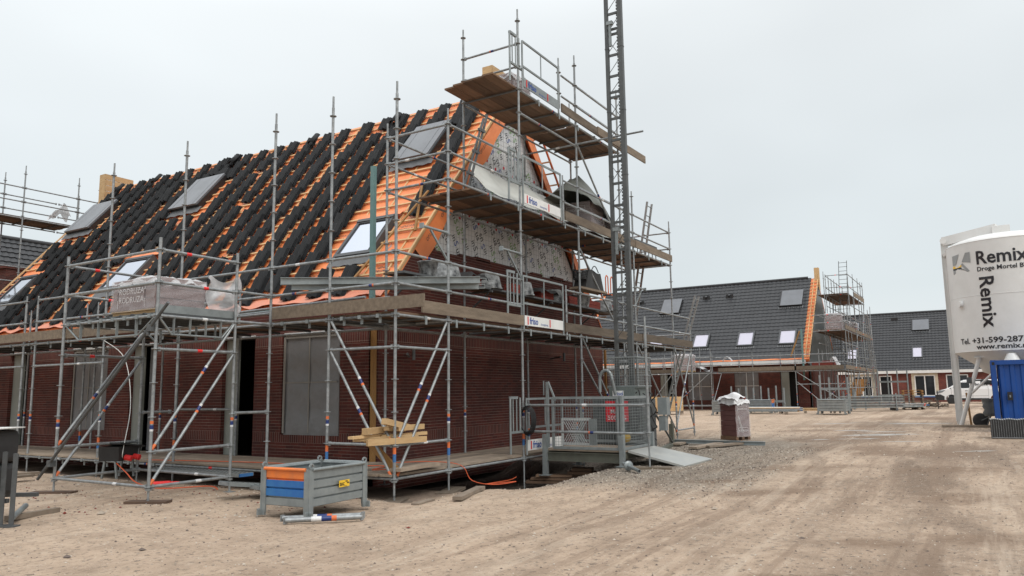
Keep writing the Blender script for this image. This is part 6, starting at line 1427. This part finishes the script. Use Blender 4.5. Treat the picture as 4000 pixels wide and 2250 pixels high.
for i in range(len(xs2)-1):
    for j in range(7): t.f.append((i*8+j,i*8+j+1,(i+1)*8+j+1,(i+1)*8+j)); t.m.append(0); t.s.append(False)
for i in (0,len(xs2)-1): t.f.append(tuple(i*8+j for j in range(8))); t.m.append(0); t.s.append(False)
t.box((2.6,0,.42),(4.6,W-.3,.1)); bd=t.build('body',vanW,e)
for s in (-1,1):
    t=MB(); yy=s*(W/2-.035)
    t.prism([(1.2,yy,1.3),(1.72,yy-s*.03,1.72),(2.35,yy-s*.03,1.74),(2.4,yy,1.27)],(0,s*.02,0)); t.prism([(1.0,yy,1.27),(1.12,yy,1.3),(1.14,yy,1.22),(1.02,yy,1.2)],(0,s*.03,0)); t.build('side_window',glassD,e)
    t=MB(); t.prism([(-.03,s*W/2,.35),(-.03,s*W/2,.78),(.35,s*W/2,.82),(.62,s*W/2,.66),(.6,s*W/2,.35)],(0,s*.03,0)); t.box((2.6,s*(W/2+.005),.44),(2.0,.03,.14)); t.build('bumper',blackR,e)
    t=MB(); t.prism([(.04,s*(W/2-.02),.92),(.3,s*(W/2-.02),1.1),(.72,s*(W/2-.02),1.16),(.5,s*(W/2-.02),.98),(.2,s*(W/2-.02),.88)],(0,s*.04,0)); t.build('headlight',mat('headlight',(.3,.32,.34),.15,.4),e)
    t=MB(); t.box((2.15,s*(W/2+.01),1.08),(.18,.02,.035)); t.build('door_handle',black,e)
    t=MB(); 
    for x in (1.12,2.55,3.6): t.box((x,s*(W/2+.001),.95),(.012,.004,.95))
    t.box((2.6,s*(W/2+.002),.68),(2.0,.006,.02)); t.build('panel_gap',greyfr,e)
    for x in (1.1,4.1):
        t=MB(); ax=Matrix.Rotation(R(90),3,'X'); t.lathe([(.2,-.1),(.31,-.1),(.335,-.07),(.335,.07),(.31,.1),(.2,.1)],(x,s*(W/2-.12),.335),24,axis=ax); w_=t.build('wheel',blackR,e); t=MB(); t.lathe([(0,-.06),(.1,-.09),(.2,-.08),(.2,.08),(.1,.09),(0,.06)],(x,s*(W/2-.12),.335),18,axis=ax); t.build('rim',mat('wheel rim',(.4,.4,.4),.35,.5),w_)
        t=MB(); t.lathe([(0,-.095),(.1,-.095),(.1,-.1),(0,-.1)] if s<0 else [(0,.1),(.1,.1),(.1,.095),(0,.095)],(x,s*(W/2-.12),.335),14,axis=ax); t.build('hub_cap',black,w_)
t=MB(); O=Vector((2.75,-W/2+.045,1.48)); up_=Vector((0,.16,1)).normalized()
t.text('boreve',O,X_,up_,.3,mi=0,off=.03,bold=.03); t.text('b',O+X_*1.0,X_,up_,.5,mi=1,off=.03,bold=.05); t.text('ains',O+X_*1.35,X_,up_,.3,mi=0,off=.03); t.text('is totaal afbouw',O+X_*1.1-Z_*.2,X_,up_,.17,mi=0,off=.03,shear=.3); t.build('van_lettering',[siloBk,redS],e)
t=MB(); t.prism([(1.08,-.75,1.4),(1.7,-.7,1.82),(1.7,.7,1.82),(1.08,.75,1.4)],(-.03,0,.03)); t.build('windscreen',glassD,e)
